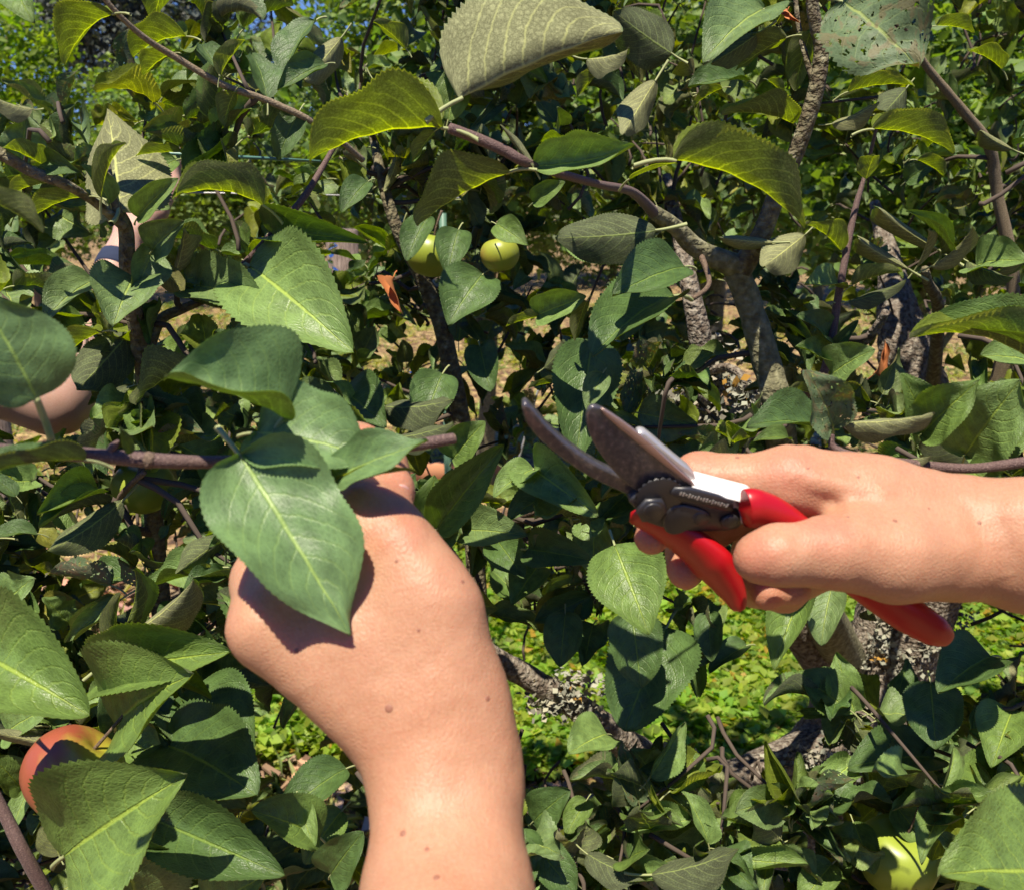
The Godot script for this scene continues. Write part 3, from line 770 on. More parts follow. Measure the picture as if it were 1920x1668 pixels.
		if far < 0.11:
			tube(twig_st[which], [best, best.lerp(p, 0.35) + jag * far, best.lerp(p, 0.7) - jag * far, p], [0.0032, 0.0026, 0.0022, 0.0014], 5, 0.0, 2)
		else:
			var q := p + ((best - p).normalized() + Vector3(0, -0.5, 0) + jag * 8.0).normalized() * rng.randf_range(0.05, 0.13)
			tube(twig_st[which], [q, q.lerp(p, 0.4) + jag * 0.2, p], [0.0022, 0.0019, 0.0012], 5, 0.0, 2)
	for which in 2:
		var t: Node3D = [left, right][which]
		put("twigs", done(twig_st[which]), M.dark_twig, t).set_meta("kind", "stuff")
		var list: Array = grown[which]
		list.sort_custom(func(a, b): return a[0].distance_squared_to(EYE) < b[0].distance_squared_to(EYE))
		var room: int = 296 - t.get_meta("n_leaf", 0)
		var rest := []
		for k in pool.size(): rest.append([])
		for e in list:
			var sc: Vector2 = seen(e[0])
			if room > 0 and sc.x > -40 and sc.x < 1960 and sc.y > -40 and sc.y < 1710:
				room -= 1
				var o := put("leaf", pool[e[2]], null, t)
				o.transform = Transform3D(e[1], e[0] - t.position)
			else:
				rest[e[2]].append([Transform3D(e[1], e[0] - t.position), tint(0.8, 1.15, 0.08)])
		var crown := Node3D.new(); crown.name = "foliage"; t.add_child(crown); crown.set_meta("kind", "stuff")
		for k in pool.size():
			if rest[k].size() > 0: scatter("leaves", pool[k], rest[k], crown)
	# grey and orange lichen tufts on the old wood
	var lich := []
	var lm := spray_mesh(12, 0.008, 0.7, 0.006, 0.35, M.lichen, 300)
	for spec in [[1265, 770, 1.07, 30, 45, 60], [1690, 1200, 1.48, 70, 70, 160], [1050, 1310, 1.22, 70, 35, 90], [1340, 740, 1.16, 25, 90, 70], [1085, 1150, 1.05, 28, 12, 22], [1395, 745, 1.06, 20, 45, 34], [1550, 1425, 1.38, 120, 25, 110], [1800, 1120, 1.5, 60, 40, 60], [1230, 1430, 1.3, 60, 40, 50]]:
		for k in int(spec[5] * 0.4):
			var p := at(spec[0] + rng.randfn() * spec[3] * 0.6, spec[1] + rng.randfn() * spec[4] * 0.6, spec[2])
			var c := tint(0.55, 1.15, 0.06)
			if rng.randf() < 0.06: c = Color(1.1, 0.6, 0.12)
			var near := Vector3.INF
			for q in limbs[1]:
				if q.distance_squared_to(p) < near.distance_squared_to(p): near = q
			if near.distance_to(p) > 0.10: continue
			lich.append([Transform3D(Basis.from_euler(Vector3(rng.randf() * TAU, rng.randf() * TAU, 0)), p - right.position), c])
	scatter("lichen_tufts", lm, lich, right)

func seen(p: Vector3) -> Vector2:
	var q := p - EYE
	var d := q.dot(ahead)
	if d < 0.05: return Vector2(-9999, -9999)
	return Vector2(960.0 + q.x / d * FPX, 834.0 - q.dot(above) / d * FPX)

func wood(tree: Node3D, called: String, pts: Array, rad: Array, mat: Material, keep: Array, sides := 8):
	var o := one_tube(called, pts, rad, mat, tree, sides, 0.11 if rad[0] > 0.02 else 0.06, 10)
	for i in pts.size() - 1:
		for k in 4: keep.append((pts[i] as Vector3).lerp(pts[i + 1], k / 4.0))

# ------------------------------------------------------------------ leaves read from the photograph: stalk end, tip, half width over length, roll, fold, bend, kind
func left_leaves(t: Node3D):
	leaf(t, 20, -40, .62, 62, 42, .60, .34, 20, .3, .5, 0)
	leaf(t, 212, 26, .64, 122, 122, .60, .36, 190, .5, .9, 3)
	leaf(t, 315, -55, .66, 288, 45, .62, .36, 170, .4, .4, 3)
	leaf(t, 350, 68, .68, 248, 108, .64, .42, 195, .6, .7, 3)
	leaf(t, 322, 100, .68, 268, 142, .66, .42, 160, .3, .5, 3)
	leaf(t, 405, 126, .69, 376, 82, .70, .42, 10, .5, .2, 1)
	leaf(t, 412, 142, .69, 460, 74, .68, .30, 170, .5, .5, 3)
	leaf(t, 500, 185, .72, 470, 100, .74, .3, 30, .3, .5, 1)
	leaf(t, 560, 210, .74, 520, 300, .74, .34, 0, .4, .6, 1)
	leaf(t, 440, 172, .70, 420, 235, .72, .33, 185, .4, .6, 3)
	leaf(t, 610, 120, .74, 520, 170, .72, .3, 10, .4, .5, 1, .8)
	leaf(t, 590, 40, .8, 530, 150, .78, .3, 40, .3, .6, 1)
	leaf(t, 640, 70, .8, 570, 150, .78, .32, 170, .5, .6, 4, .8)
	leaf(t, 222, 392, .70, 200, 203, .76, .36, 160, .45, .3, 4, .2, .06)
	leaf(t, 189, 372, .66, 236, 268, .62, .20, 190, .7, .7, 3, .9)
	leaf(t, 206, 382, .69, 152, 308, .66, .30, 20, .4, .6, 2)
	leaf(t, 84, 312, .65, 4, 276, .62, .34, 190, .5, .5, 3)
	leaf(t, 82, 300, .65, 150, 322, .64, .32, 30, .5, .4, 1)
	leaf(t, 112, 342, .65, 16, 366, .62, .34, 185, .4, .5, 3)
	leaf(t, 168, 368, .67, 56, 412, .63, .28, 175, .5, .6, 3)
	leaf(t, -30, 370, .40, 80, 436, .37, .36, 180, .5, .4, 3)
	leaf(t, 60, 205, .62, -20, 180, .60, .36, 200, .5, .5, 4)
	leaf(t, 40, 440, .95, 72, 528, .92, .42, 10, .2, .3, 2, .2, .2, 0.0, .22)
	leaf(t, 258, 408, .70, 334, 334, .68, .26, 20, .5, .6, 2)
	leaf(t, 494, 386, .74, 322, 372, .68, .30, 150, .7, .9, 3, .9)
	leaf(t, 340, 286, .74, 254, 292, .72, .26, 180, .5, .3, 3)
	leaf(t, 285, 470, .72, 344, 414, .70, .40, 10, .4, .5, 4)
	leaf(t, 508, 440, .80, 692, 456, .74, .28, 20, .7, .8, 0, .9)
	leaf(t, 252, 518, .72, 212, 612, .68, .46, 5, .35, .5, 4, .5)
	leaf(t, 285, 470, .73, 245, 560, .71, .38, -30, .4, .4, 4)
	leaf(t, 172, 528, .74, 80, 604, .70, .34, 15, .5, .6, 4)
	leaf(t, 366, 536, .78, 506, 584, .74, .34, 5, .4, .7, 4, .6)
	leaf(t, 468, 500, .78, 664, 662, .70, .30, 12, .28, .8, 2, .6)
	leaf(t, 455, 530, .78, 395, 500, .78, .32, 10, .4, .5, 4)
	leaf(t, 300, 500, .74, 345, 545, .74, .40, 180, .2, .3, 5)
	leaf(t, 192, 622, .76, 104, 690, .72, .26, 185, .5, .6, 3)
	leaf(t, 242, 624, .78, 143, 732, .74, .34, 170, .3, .5, 1)
	leaf(t, 280, 650, .80, 190, 660, .76, .3, 160, .3, .6, 1)
	leaf(t, 250, 722, .84, 222, 832, .80, .46, 178, .2, .3, 1)
	leaf(t, 290, 750, .84, 328, 836, .82, .40, 10, .3, .4, 1)
	leaf(t, 340, 740, .86, 385, 812, .84, .40, 20, .3, .5, 1)
	leaf(t, 470, 800, .98, 400, 760, .96, .45, 5, .2, .3, 2, .2, .2, 0.0, .18)
	leaf(t, 560, 730, .9, 635, 745, .88, .3, 10, .3, .5, 4)
	leaf(t, 184, 926, .76, 68, 966, .70, .36, 5, .6, .6, 0, .8)
	leaf(t, 204, 944, .76, 72, 990, .70, .26, 30, .7, .6, 1, .8)
	leaf(t, 230, 938, .76, 88, 1032, .70, .24, 175, .5, .7, 2)
	leaf(t, 70, 1000, .74, -30, 1010, .72, .3, 30, .4, .5, 1)
	leaf(t, 315, 985, .8, 300, 1010, .8, .34, 5, .3, .5, 4)
	leaf(t, 420, 1010, .74, 330, 1075, .72, .30, 150, .5, .7, 0)
	leaf(t, 310, 1060, .8, 400, 1090, .78, .34, 5, .3, .3, 2)
	leaf(t, 200, 1232, .70, 252, 1066, .66, .20, 150, .8, .8, 0, 1.3)
	leaf(t, 212, 1232, .69, 226, 1112, .66, .18, 185, .6, .5, 3, .9)
	leaf(t, 228, 1236, .69, 246, 1160, .68, .24, 170, .5, .3, 3)
	leaf(t, 246, 1188, .68, 362, 1086, .64, .27, 178, .6, .5, 4, 1.0, .06)
	leaf(t, 214, 1262, .68, 434, 1222, .62, .30, 18, .55, .8, 0, .7)
	leaf(t, 208, 1264, .68, 380, 1215, .65, .15, 178, .6, .7, 3, 1.0)
	leaf(t, 200, 1250, .69, 145, 1225, .67, .36, 10, .4, .5, 2)
	leaf(t, 218, 1362, .66, 364, 1262, .60, .42, 8, .3, .6, 0, .6)
	leaf(t, -40, 1225, .56, 168, 1342, .52, .44, 12, .5, 1.1, 0, .7)
	leaf(t, 222, 1375, .7, 190, 1300, .68, .34, 0, .3, .5, 1)
	leaf(t, 362, 1286, .76, 474, 1414, .72, .38, 5, .2, .5, 1)
	leaf(t, 312, 1398, .72, 482, 1492, .66, .40, 0, .35, .7, 1, .5)
	leaf(t, 240, 1380, .74, 312, 1440, .72, .40, 10, .3, .5, 0)
	leaf(t, 118, 1606, .55, 352, 1450, .53, .46, 14, .4, .5, 0, .5)
	leaf(t, 110, 1604, .56, 92, 1530, .56, .40, 172, .3, .4, 3)
	leaf(t, 256, 1692, .60, 210, 1546, .57, .48, 8, .35, .6, 4, .6)
	leaf(t, 286, 1535, .62, 535, 1642, .57, .30, 15, .5, .7, 1, .8)
	leaf(t, 300, 1530, .68, 450, 1580, .66, .30, 10, .5, .5, 0)
	leaf(t, 100, 1396, .66, -20, 1372, .64, .24, 160, .6, .6, 4, 1.0)
	leaf(t, 15, 1370, .68, 98, 1325, .66, .36, 5, .3, .4, 2)
	leaf(t, 40, 1480, .68, -15, 1420, .66, .36, 5, .3, .4, 0)
	leaf(t, 55, 1480, .70, 20, 1560, .68, .3, 5, .4, .5, 2)
	leaf(t, 0, 1330, .70, 60, 1280, .7, .36, 10, .3, .5, 0)
	leaf(t, 400, 1700, .60, 500, 1640, .58, .42, 5, .4, .4, 2)
	leaf(t, 600, 1570, .74, 470, 1520, .70, .34, 5, .4, .5, 0)
	leaf(t, 650, 1440, .78, 520, 1540, .74, .30, 10, .4, .7, 1)
	leaf(t, 640, 1520, .78, 570, 1620, .76, .36, 0, .4, .7, 0)
	leaf(t, 620, 1640, .70, 680, 1560, .68, .36, 10, .3, .5, 1)
	leaf(t, 560, 1500, .74, 590, 1590, .72, .32, 10, .3, .5, 2)
	leaf(t, 10, 1130, .72, 60, 1085, .7, .4, 10, .3, .3, 2, .2, .2, 0.0, .15)
	leaf(t, -20, 1150, .72, 50, 1120, .7, .3, 170, .4, .4, 3)
	leaf(t, 130, 1170, .8, 80, 1120, .78, .4, 5, .3, .3, 0, .2, .2, 0.0, .15)
	leaf(t, 30, 930, .7, -20, 890, .7, .3, 10, .4, .4, 1)
	leaf(t, 150, 655, .84, 60, 620, .82, .36, 8, .4, .6, 0)
	leaf(t, 175, 545, .86, 120, 640, .84, .34, 8, .4, .6, 1)
	leaf(t, 210, 560, .86, 190, 640, .84, .3, 10, .4, .6, 0)
	leaf(t, 330, 300, .80, 262, 345, .78, .36, 8, .4, .5, 0)
	leaf(t, 240, 345, .84, 318, 392, .82, .34, 20, .4, .5, 2)
	leaf(t, 300, 640, .88, 345, 700, .86, .36, 8, .4, .5, 0)
	leaf(t, 410, 880, .84, 330, 930, .82, .36, 8, .4, .5, 1)
	leaf(t, 430, 960, .84, 360, 1000, .82, .36, 8, .4, .5, 0)
	leaf(t, 330, 1130, .80, 300, 1180, .78, .36, 8, .4, .5, 1)

func right_leaves(t: Node3D):
	leaf(t, 862, 186, .54, 1168, 58, .53, .60, 232, .95, .5, 4, .2, .10, .2)
	leaf(t, 840, 226, .56, 860, 110, .56, .30, 10, .3, .4, 2)
	leaf(t, 832, 240, .54, 579, 302, .50, .40, 150, .85, .6, 3, .2)
	leaf(t, 958, 322, .56, 782, 424, .52, .38, 146, .5, .4, 3, .2)
	leaf(t, 998, 312, .56, 1192, 272, .53, .32, 12, .75, -1.0, 2, .5, .12)
	leaf(t, 1000, 314, .555, 938, 234, .54, .16, 150, .7, .5, 4, .9)
	leaf(t, 815, 246, .55, 772, 306, .55, .26, 175, .4, .3, 3)
	leaf(t, 1180, 336, .62, 1270, 305, .57, .06, 175, .3, .2, 3)
	leaf(t, 1262, 300, .56, 1510, 428, .51, .29, 210, .85, .7, 3, .3)
	leaf(t, 1050, 235, .66, 1045, 200, .64, .40, 10, .5, .3, 0)
	leaf(t, 1232, 432, .74, 1040, 446, .70, .25, 168, .3, .4, 1)
	leaf(t, 1075, 452, .78, 1208, 502, .74, .28, 8, .4, .5, 2)
	leaf(t, 1285, 500, .74, 1148, 556, .70, .32, 5, .4, .5, 1)
	leaf(t, 1265, 555, .76, 1112, 668, .70, .30, 20, .4, .6, 1)
	leaf(t, 1200, 560, .8, 1165, 640, .78, .4, 5, .3, .5, 1)
	leaf(t, 1012, 594, .78, 948, 612, .75, .30, 172, .4, .3, 3)
	leaf(t, 1010, 590, .78, 1100, 556, .76, .46, 20, .5, .4, 2, .8)
	leaf(t, 1100, 565, .78, 1078, 640, .76, .22, 160, .5, .5, 3)
	leaf(t, 1052, 716, .86, 990, 728, .84, .24, 172, .4, .3, 3)
	leaf(t, 1056, 714, .86, 1088, 690, .85, .22, 172, .4, .3, 3)
	leaf(t, 1130, 700, .80, 1100, 770, .78, .30, 4, .3, .3, 4)
	leaf(t, 1110, 640, .84, 1080, 860, .80, .28, 0, .3, .4, 1)
	leaf(t, 720, 762, .92, 848, 748, .88, .30, 165, .4, .5, 1)
	leaf(t, 730, 822, .90, 850, 792, .86, .22, 165, .4, .4, 1)
	leaf(t, 640, 730, .92, 725, 800, .88, .40, 5, .3, .4, 1)
	leaf(t, 905, 515, .95, 840, 610, .92, .46, 5, .25, .5, 1)
	leaf(t, 830, 700, .95, 790, 810, .92, .36, 5, .3, .5, 1)
	leaf(t, 900, 650, .98, 920, 735, .95, .36, 10, .4, .5, 1)
	leaf(t, 1020, 690, .98, 1060, 640, .95, .36, 170, .4, .5, 1)
	leaf(t, 820, 990, .76, 946, 832, .71, .27, 14, .6, .6, 0, .6)
	leaf(t, 800, 1000, .77, 815, 890, .75, .36, 0, .4, .6, 0)
	leaf(t, 850, 860, .8, 910, 790, .78, .44, 5, .4, .5, 0)
	leaf(t, 1000, 880, .78, 925, 932, .75, .30, 12, .4, .6, 2)
	leaf(t, 1000, 880, .78, 1122, 968, .73, .36, 15, .5, .9, 2, .8)
	leaf(t, 860, 994, .80, 990, 1004, .75, .26, 8, .4, .5, 4)
	leaf(t, 780, 1012, .80, 870, 965, .78, .26, 10, .4, .5, 0)
	leaf(t, 990, 1030, .80, 1110, 1050, .76, .30, 10, .4, .4, 1)
	leaf(t, 930, 1010, .84, 985, 1085, .80, .36, 10, .4, .5, 1)
	leaf(t, 1010, 1060, .84, 960, 1135, .8, .36, 5, .4, .5, 0)
	leaf(t, 1152, 1020, .70, 1218, 1190, .66, .40, 5, .3, .5, 0, .4)
	leaf(t, 1185, 1150, .80, 1202, 1290, .78, .42, 0, .3, .4, 1)
	leaf(t, 1250, 1175, .84, 1170, 1370, .80, .42, 0, .25, .4, 1)
	leaf(t, 1060, 1150, .84, 1050, 1250, .82, .42, 0, .3, .5, 1)
	leaf(t, 1512, 1096, .74, 1452, 1256, .70, .30, 10, .5, .6, 0, .7)
	leaf(t, 1560, 1100, .8, 1540, 1210, .78, .36, 10, .4, .5, 4)
	leaf(t, 1330, 1150, .84, 1335, 1240, .82, .36, 10, .4, .5, 1)
	leaf(t, 1400, 1210, .86, 1330, 1260, .84, .30, 20, .4, .5, 1)
	leaf(t, 1138, 1376, .84, 1068, 1412, .80, .42, 8, .25, .5, 2)
	leaf(t, 1745, 1280, .80, 1755, 1405, .77, .46, 0, .2, .3, 1)
	leaf(t, 1860, 1230, .78, 1760, 1300, .74, .36, 10, .4, .5, 1)
	leaf(t, 1900, 1330, .80, 1860, 1440, .76, .38, 5, .4, .5, 0)
	leaf(t, 1750, 1420, .84, 1590, 1440, .80, .30, 10, .4, .5, 1)
	leaf(t, 1560, 1340, .90, 1600, 1390, .88, .5, 0, .2, .4, 0)
	leaf(t, 1600, 1350, .88, 1650, 1430, .86, .40, 170, .3, .4, 1)
	leaf(t, 1570, 1470, .90, 1480, 1560, .86, .36, 10, .4, .5, 0)
	leaf(t, 1590, 1480, .88, 1500, 1500, .86, .3, 170, .4, .5, 3)
	leaf(t, 1760, 1470, .88, 1620, 1500, .84, .32, 160, .4, .5, 3)
	leaf(t, 1900, 1470, .80, 1780, 1490, .76, .34, 5, .4, .5, 0)
	leaf(t, 1680, 1510, .86, 1740, 1590, .84, .4, 5, .3, .4, 0)
	leaf(t, 1220, 1640, .74, 1385, 1590, .70, .24, 165, .4, .5, 1)
	leaf(t, 1100, 1600, .76, 1210, 1650, .74, .30, 165, .4, .5, 1)
	leaf(t, 1240, 1510, .86, 1180, 1580, .84, .42, 5, .3, .5, 1)
	leaf(t, 1100, 1500, .82, 1060, 1570, .80, .36, 5, .4, .5, 0)
	leaf(t, 1000, 1580, .74, 1080, 1680, .72, .36, 5, .3, .5, 1)
	leaf(t, 1000, 1540, .78, 1070, 1480, .76, .36, 5, .3, .5, 1)
	leaf(t, 1560, 1620, .78, 1500, 1700, .76, .36, 5, .3, .5, 0)
	leaf(t, 1400, 1640, .80, 1320, 1700, .78, .36, 5, .3, .5, 1)
	leaf(t, 1990, 1650, .47, 1762, 1640, .44, .46, 6, .35, .6, 0, .4)
	leaf(t, 1760, 1560, .72, 1790, 1590, .72, .4, 5, .3, .5, 2)
	# upper right
	leaf(t, 1582, 4, .66, 1724, 128, .62, .50, 4, .25, .5, 6, .4, .26)
	leaf(t, 1432, 18, .74, 1318, 118, .70, .34, 8, .4, .6, 4, .4)
	leaf(t, 1425, 60, .74, 1335, 118, .72, .24, 165, .6, .6, 0)
	leaf(t, 1476, 70, .74, 1380, 132, .70, .38, 176, .3, .4, 3)
	leaf(t, 1520, 60, .75, 1490, 170, .73, .30, 170, .4, .4, 3)
	leaf(t, 1756, 48, .80, 1828, 62, .76, .36, 172, .5, .5, 3)
	leaf(t, 1590, 172, .76, 1716, 160, .73, .26, 165, .5, .5, 3)
	leaf(t, 1490, 232, .78, 1352, 216, .74, .26, 162, .5, .5, 3)
	leaf(t, 1636, 242, .74, 1790, 288, .70, .30, 160, .55, .6, 3, .5)
	leaf(t, 1560, 232, .78, 1648, 190, .75, .26, 165, .5, .5, 4)
	leaf(t, 1700, 165, .82, 1660, 210, .80, .36, 160, .4, .4, 1)
	leaf(t, 1624, 336, .74, 1640, 290, .72, .44, 172, .5, .4, 3)
	leaf(t, 1720, 300, .84, 1770, 330, .82, .36, 165, .4, .5, 3)
	leaf(t, 1400, 150, .80, 1290, 165, .78, .32, 20, .5, .5, 1)
	leaf(t, 1355, 165, .82, 1300, 200, .80, .32, 165, .5, .5, 3)
	leaf(t, 1440, 150, .84, 1470, 180, .82, .32, 165, .5, .5, 3)
	leaf(t, 1260, 100, .80, 1150, 20, .78, .40, 170, .3, .4, 1)
	leaf(t, 1100, 110, .78, 1180, 90, .74, .28, 165, .5, .5, 4)
	leaf(t, 1130, 130, .78, 1080, 185, .76, .32, 165, .4, .5, 3)
	leaf(t, 1230, 150, .80, 1170, 250, .76, .22, 160, .5, .5, 4)
	leaf(t, 1762, 470, .80, 1650, 392, .75, .26, 150, .8, .9, 4, 1.1)
	leaf(t, 1765, 475, .80, 1700, 395, .76, .22, 20, .7, .8, 0, .9)
	leaf(t, 1705, 505, .80, 1610, 448, .76, .24, 150, .7, .8, 4, 1.0)
	leaf(t, 1720, 500, .80, 1740, 430, .76, .26, 165, .8, .8, 4, 1.2)
	leaf(t, 1745, 500, .80, 1825, 425, .76, .26, 165, .7, .8, 4, 1.0)
	leaf(t, 1850, 520, .82, 1930, 455, .78, .20, 160, .8, .8, 4, 1.2)
	leaf(t, 1830, 500, .82, 1925, 490, .76, .36, 5, .4, .6, 2)
	leaf(t, 1815, 490, .82, 1902, 520, .78, .26, 160, .5, .5, 0)
	leaf(t, 1598, 535, .77, 1692, 510, .74, .28, 168, .5, .4, 3, .9)
	leaf(t, 1590, 565, .78, 1700, 525, .76, .20, 165, .5, .6, 1)
	leaf(t, 1575, 540, .78, 1508, 535, .75, .32, 8, .5, .5, 2)
	leaf(t, 1578, 470, .78, 1510, 420, .75, .30, 165, .5, .5, 3)
	leaf(t, 1450, 455, .80, 1350, 445, .78, .22, 160, .6, .6, 4, 1.0)
	leaf(t, 1510, 440, .80, 1432, 500, .78, .36, 165, .4, .5, 4)
	leaf(t, 1555, 680, .79, 1492, 650, .76, .32, 10, .5, .5, 0)
	leaf(t, 1558, 640, .79, 1495, 590, .77, .36, 15, .5, .5, 1)
	leaf(t, 1560, 702, .77, 1640, 655, .73, .40, 8, .3, .5, 2)
	leaf(t, 1560, 660, .79, 1610, 600, .77, .2, 10, .5, .5, 1)
	leaf(t, 1960, 700, .60, 1706, 634, .55, .18, 172, .5, .8, 3, .8)
	leaf(t, 1960, 690, .61, 1740, 605, .57, .24, 20, .5, .8, 0, .6)
	leaf(t, 1960, 690, .64, 1836, 668, .62, .34, 8, .4, .6, 2)
	leaf(t, 1562, 800, .52, 1512, 694, .50, .40, 6, .3, .5, 6, .5, .2)
	leaf(t, 1582, 792, .52, 1755, 775, .49, .24, 172, .6, .5, 4, .9, .2)
	leaf(t, 1730, 812, .53, 1838, 712, .50, .44, 10, .5, .5, 0, .6, .2)
	leaf(t, 1735, 810, .54, 1690, 700, .52, .36, 6, .4, .6, 0)
	leaf(t, 1812, 850, .54, 1915, 712, .50, .44, 8, .3, .5, 2, .4, .16)
	leaf(t, 1825, 870, .54, 1940, 800, .51, .44, 6, .3, .4, 2)
	leaf(t, 1640, 862, .53, 1745, 855, .50, .26, 170, .5, .5, 4, .8)
	leaf(t, 1822, 862, .56, 1730, 800, .55, .36, 175, .3, .4, 1)
	leaf(t, 1480, 822, .60, 1412, 828, .58, .22, 10, .5, .6, 0)
	leaf(t, 1540, 810, .66, 1400, 800, .62, .30, 15, .5, .8, 1)
	leaf(t, 1812, 878, .52, 1890, 930, .50, .36, 8, .4, .5, 0)
	leaf(t, 1760, 880, .54, 1700, 890, .54, .36, 8, .4, .5, 0)
	leaf(t, 1480, 730, .8, 1545, 745, .78, .34, 170, .3, .4, 3)
	leaf(t, 1880, 130, .9, 1815, 95, .88, .3, 165, .5, .5, 3)
	leaf(t, 1900, 280, .92, 1840, 245, .9, .3, 165, .6, .6, 4, 1.0)
	leaf(t, 1700, 340, .9, 1760, 300, .88, .36, 5, .4, .6, 1)
	leaf(t, 1000, 60, .74, 940, 130, .72, .34, 165, .4, .5, 1)
	leaf(t, 760, 90, .8, 700, 40, .78, .34, 165, .4, .5, 3)
	leaf(t, 700, 150, .84, 760, 200, .82, .34, 165, .4, .5, 1)
	leaf(t, 690, 340, .84, 640, 400, .82, .32, 10, .4, .5, 1)
	leaf(t, 1000, 380, .86, 1060, 340, .84, .32, 10, .4, .5, 0)
	leaf(t, 930, 420, .9, 990, 460, .88, .34, 10, .4, .5, 0)
	leaf(t, 860, 430, .97, 838, 520, .95, .36, 5, .4, .5, 1)
	leaf(t, 800, 410, .97, 762, 490, .95, .34, 10, .4, .5, 1)
	leaf(t, 1600, 1540, .80, 1640, 1640, .78, .36, 5, .4, .6, 0)

func build_apples():
	apple("shaded green apple with one sunlit patch, hanging left of the bitten-looking one", at(808, 476, 1.02), 0.028, Vector3(0.2, 1, 0.1), 0.05, "green apples")
	apple("small bright green apple with an orange blush, partly behind leaves", at(937, 478, 0.94), 0.0195, Vector3(-0.2, 1.0, -0.2), 0.3, "green apples")
	apple("green apple hanging below the held twig in the shade", at(268, 912, 0.86), 0.027, Vector3(0.1, 1, 0.1), 0.05, "green apples")
	apple("large red apple with a yellow shoulder on the sunlit lower branch", at(138, 1452, 0.64), 0.0335, Vector3(0.62, 0.75, -0.25), 0.75, "")
	apple("round green apple low in the shade above the chewed corner leaf", at(1684, 1605, 0.86), 0.037, Vector3(0.1, 1, 0.2), 0.0, "green apples")

func apple(label: String, c: Vector3, r: float, axis: Vector3, red: float, group: String):
	var t := thing("apple", label, "apple", c, group)
	axis = axis.normalized()
	var z := Vector3.RIGHT.cross(axis).normalized()
	var place := Transform3D(Basis(axis.cross(z), axis, z), Vector3.ZERO)
	var st := new_st()
	var sides := 32
	var prof := []
	for i in 25:
		var a := PI * i / 24.0 - PI / 2.0
		var rr := cos(a) * (1.0 + 0.06 * sin(a))
		var y := sin(a) * 0.92
		if i > 17: y -= 0.28 * pow((i - 17) / 7.0, 2.2)
		if i < 6: y += 0.16 * pow((6 - i) / 6.0, 2.0)
		prof.append(Vector2(maxf(rr, 0.0001), y))
	for i in 24:
		for k in sides:
			var q := []
			for e in [[i, k], [i + 1, k], [i + 1, k + 1], [i, k + 1]]:
				var p: Vector2 = prof[e[0]]; var a: float = TAU * (e[1] % sides) / sides
				var lump := 1.0 + 0.035 * cos(a * 5.0) * (0.5 - 0.5 * p.y) + 0.03 * nz.get_noise_2d(cos(a) * 2.0 + r * 900.0, sin(a) * 2.0)
				q.append(Vector3(p.x * cos(a) * lump, p.y, p.x * sin(a) * lump) * r)
			for e in [0, 3, 2, 0, 2, 1]:
				var v: Vector3 = q[e]
				var f := nz.get_noise_3dv(v * 60.0) * 0.25 + nz.get_noise_3dv(Vector3(v.x * 300.0, v.y * 30.0, v.z * 300.0)) * 0.16
				var blush := clampf((red - 0.5) * 2.2 + v.x / r * -0.9 + f * 1.6 + 0.15 - v.y / r * 0.35, 0.0, 1.0) * clampf(red * 3.0, 0.0, 1.0)
				st.set_color(Color(0.30, 0.38, 0.05).lerp(Color(0.34, 0.085, 0.045), blush).lerp(Color(0.42, 0.36, 0.03), clampf(red, 0.0, 0.6) * (1.0 - blush)))
				st.add_vertex(place * v)
	var body := put("flesh", done(st), M.apple_skin, t)
	body.position = Vector3.ZERO
	var top := c + axis * r * 0.62
	one_tube("stalk", [top, top + axis * r * 0.5 + Vector3(0.001, 0, 0), top + axis * r * 0.95 + Vector3(0.004, 0.002, -0.004)], [0.0014, 0.0011, 0.0016], M.tan_wood, t, 6)
	var bottom := c - axis * r * 0.82
	var cs := new_st()
	for k in 5:
		var a := TAU * k / 5.0
		var o := place.basis * Vector3(cos(a), 0, sin(a)); var s := place.basis * Vector3(-sin(a), 0, cos(a))
		tri(cs, bottom + o * r * 0.04 + s * r * 0.07, bottom + o * r * 0.18 - axis * r * 0.09, bottom + o * r * 0.04 - s * r * 0.07)
	cs.generate_normals()
	put("calyx", cs.commit(), M.litter, t)

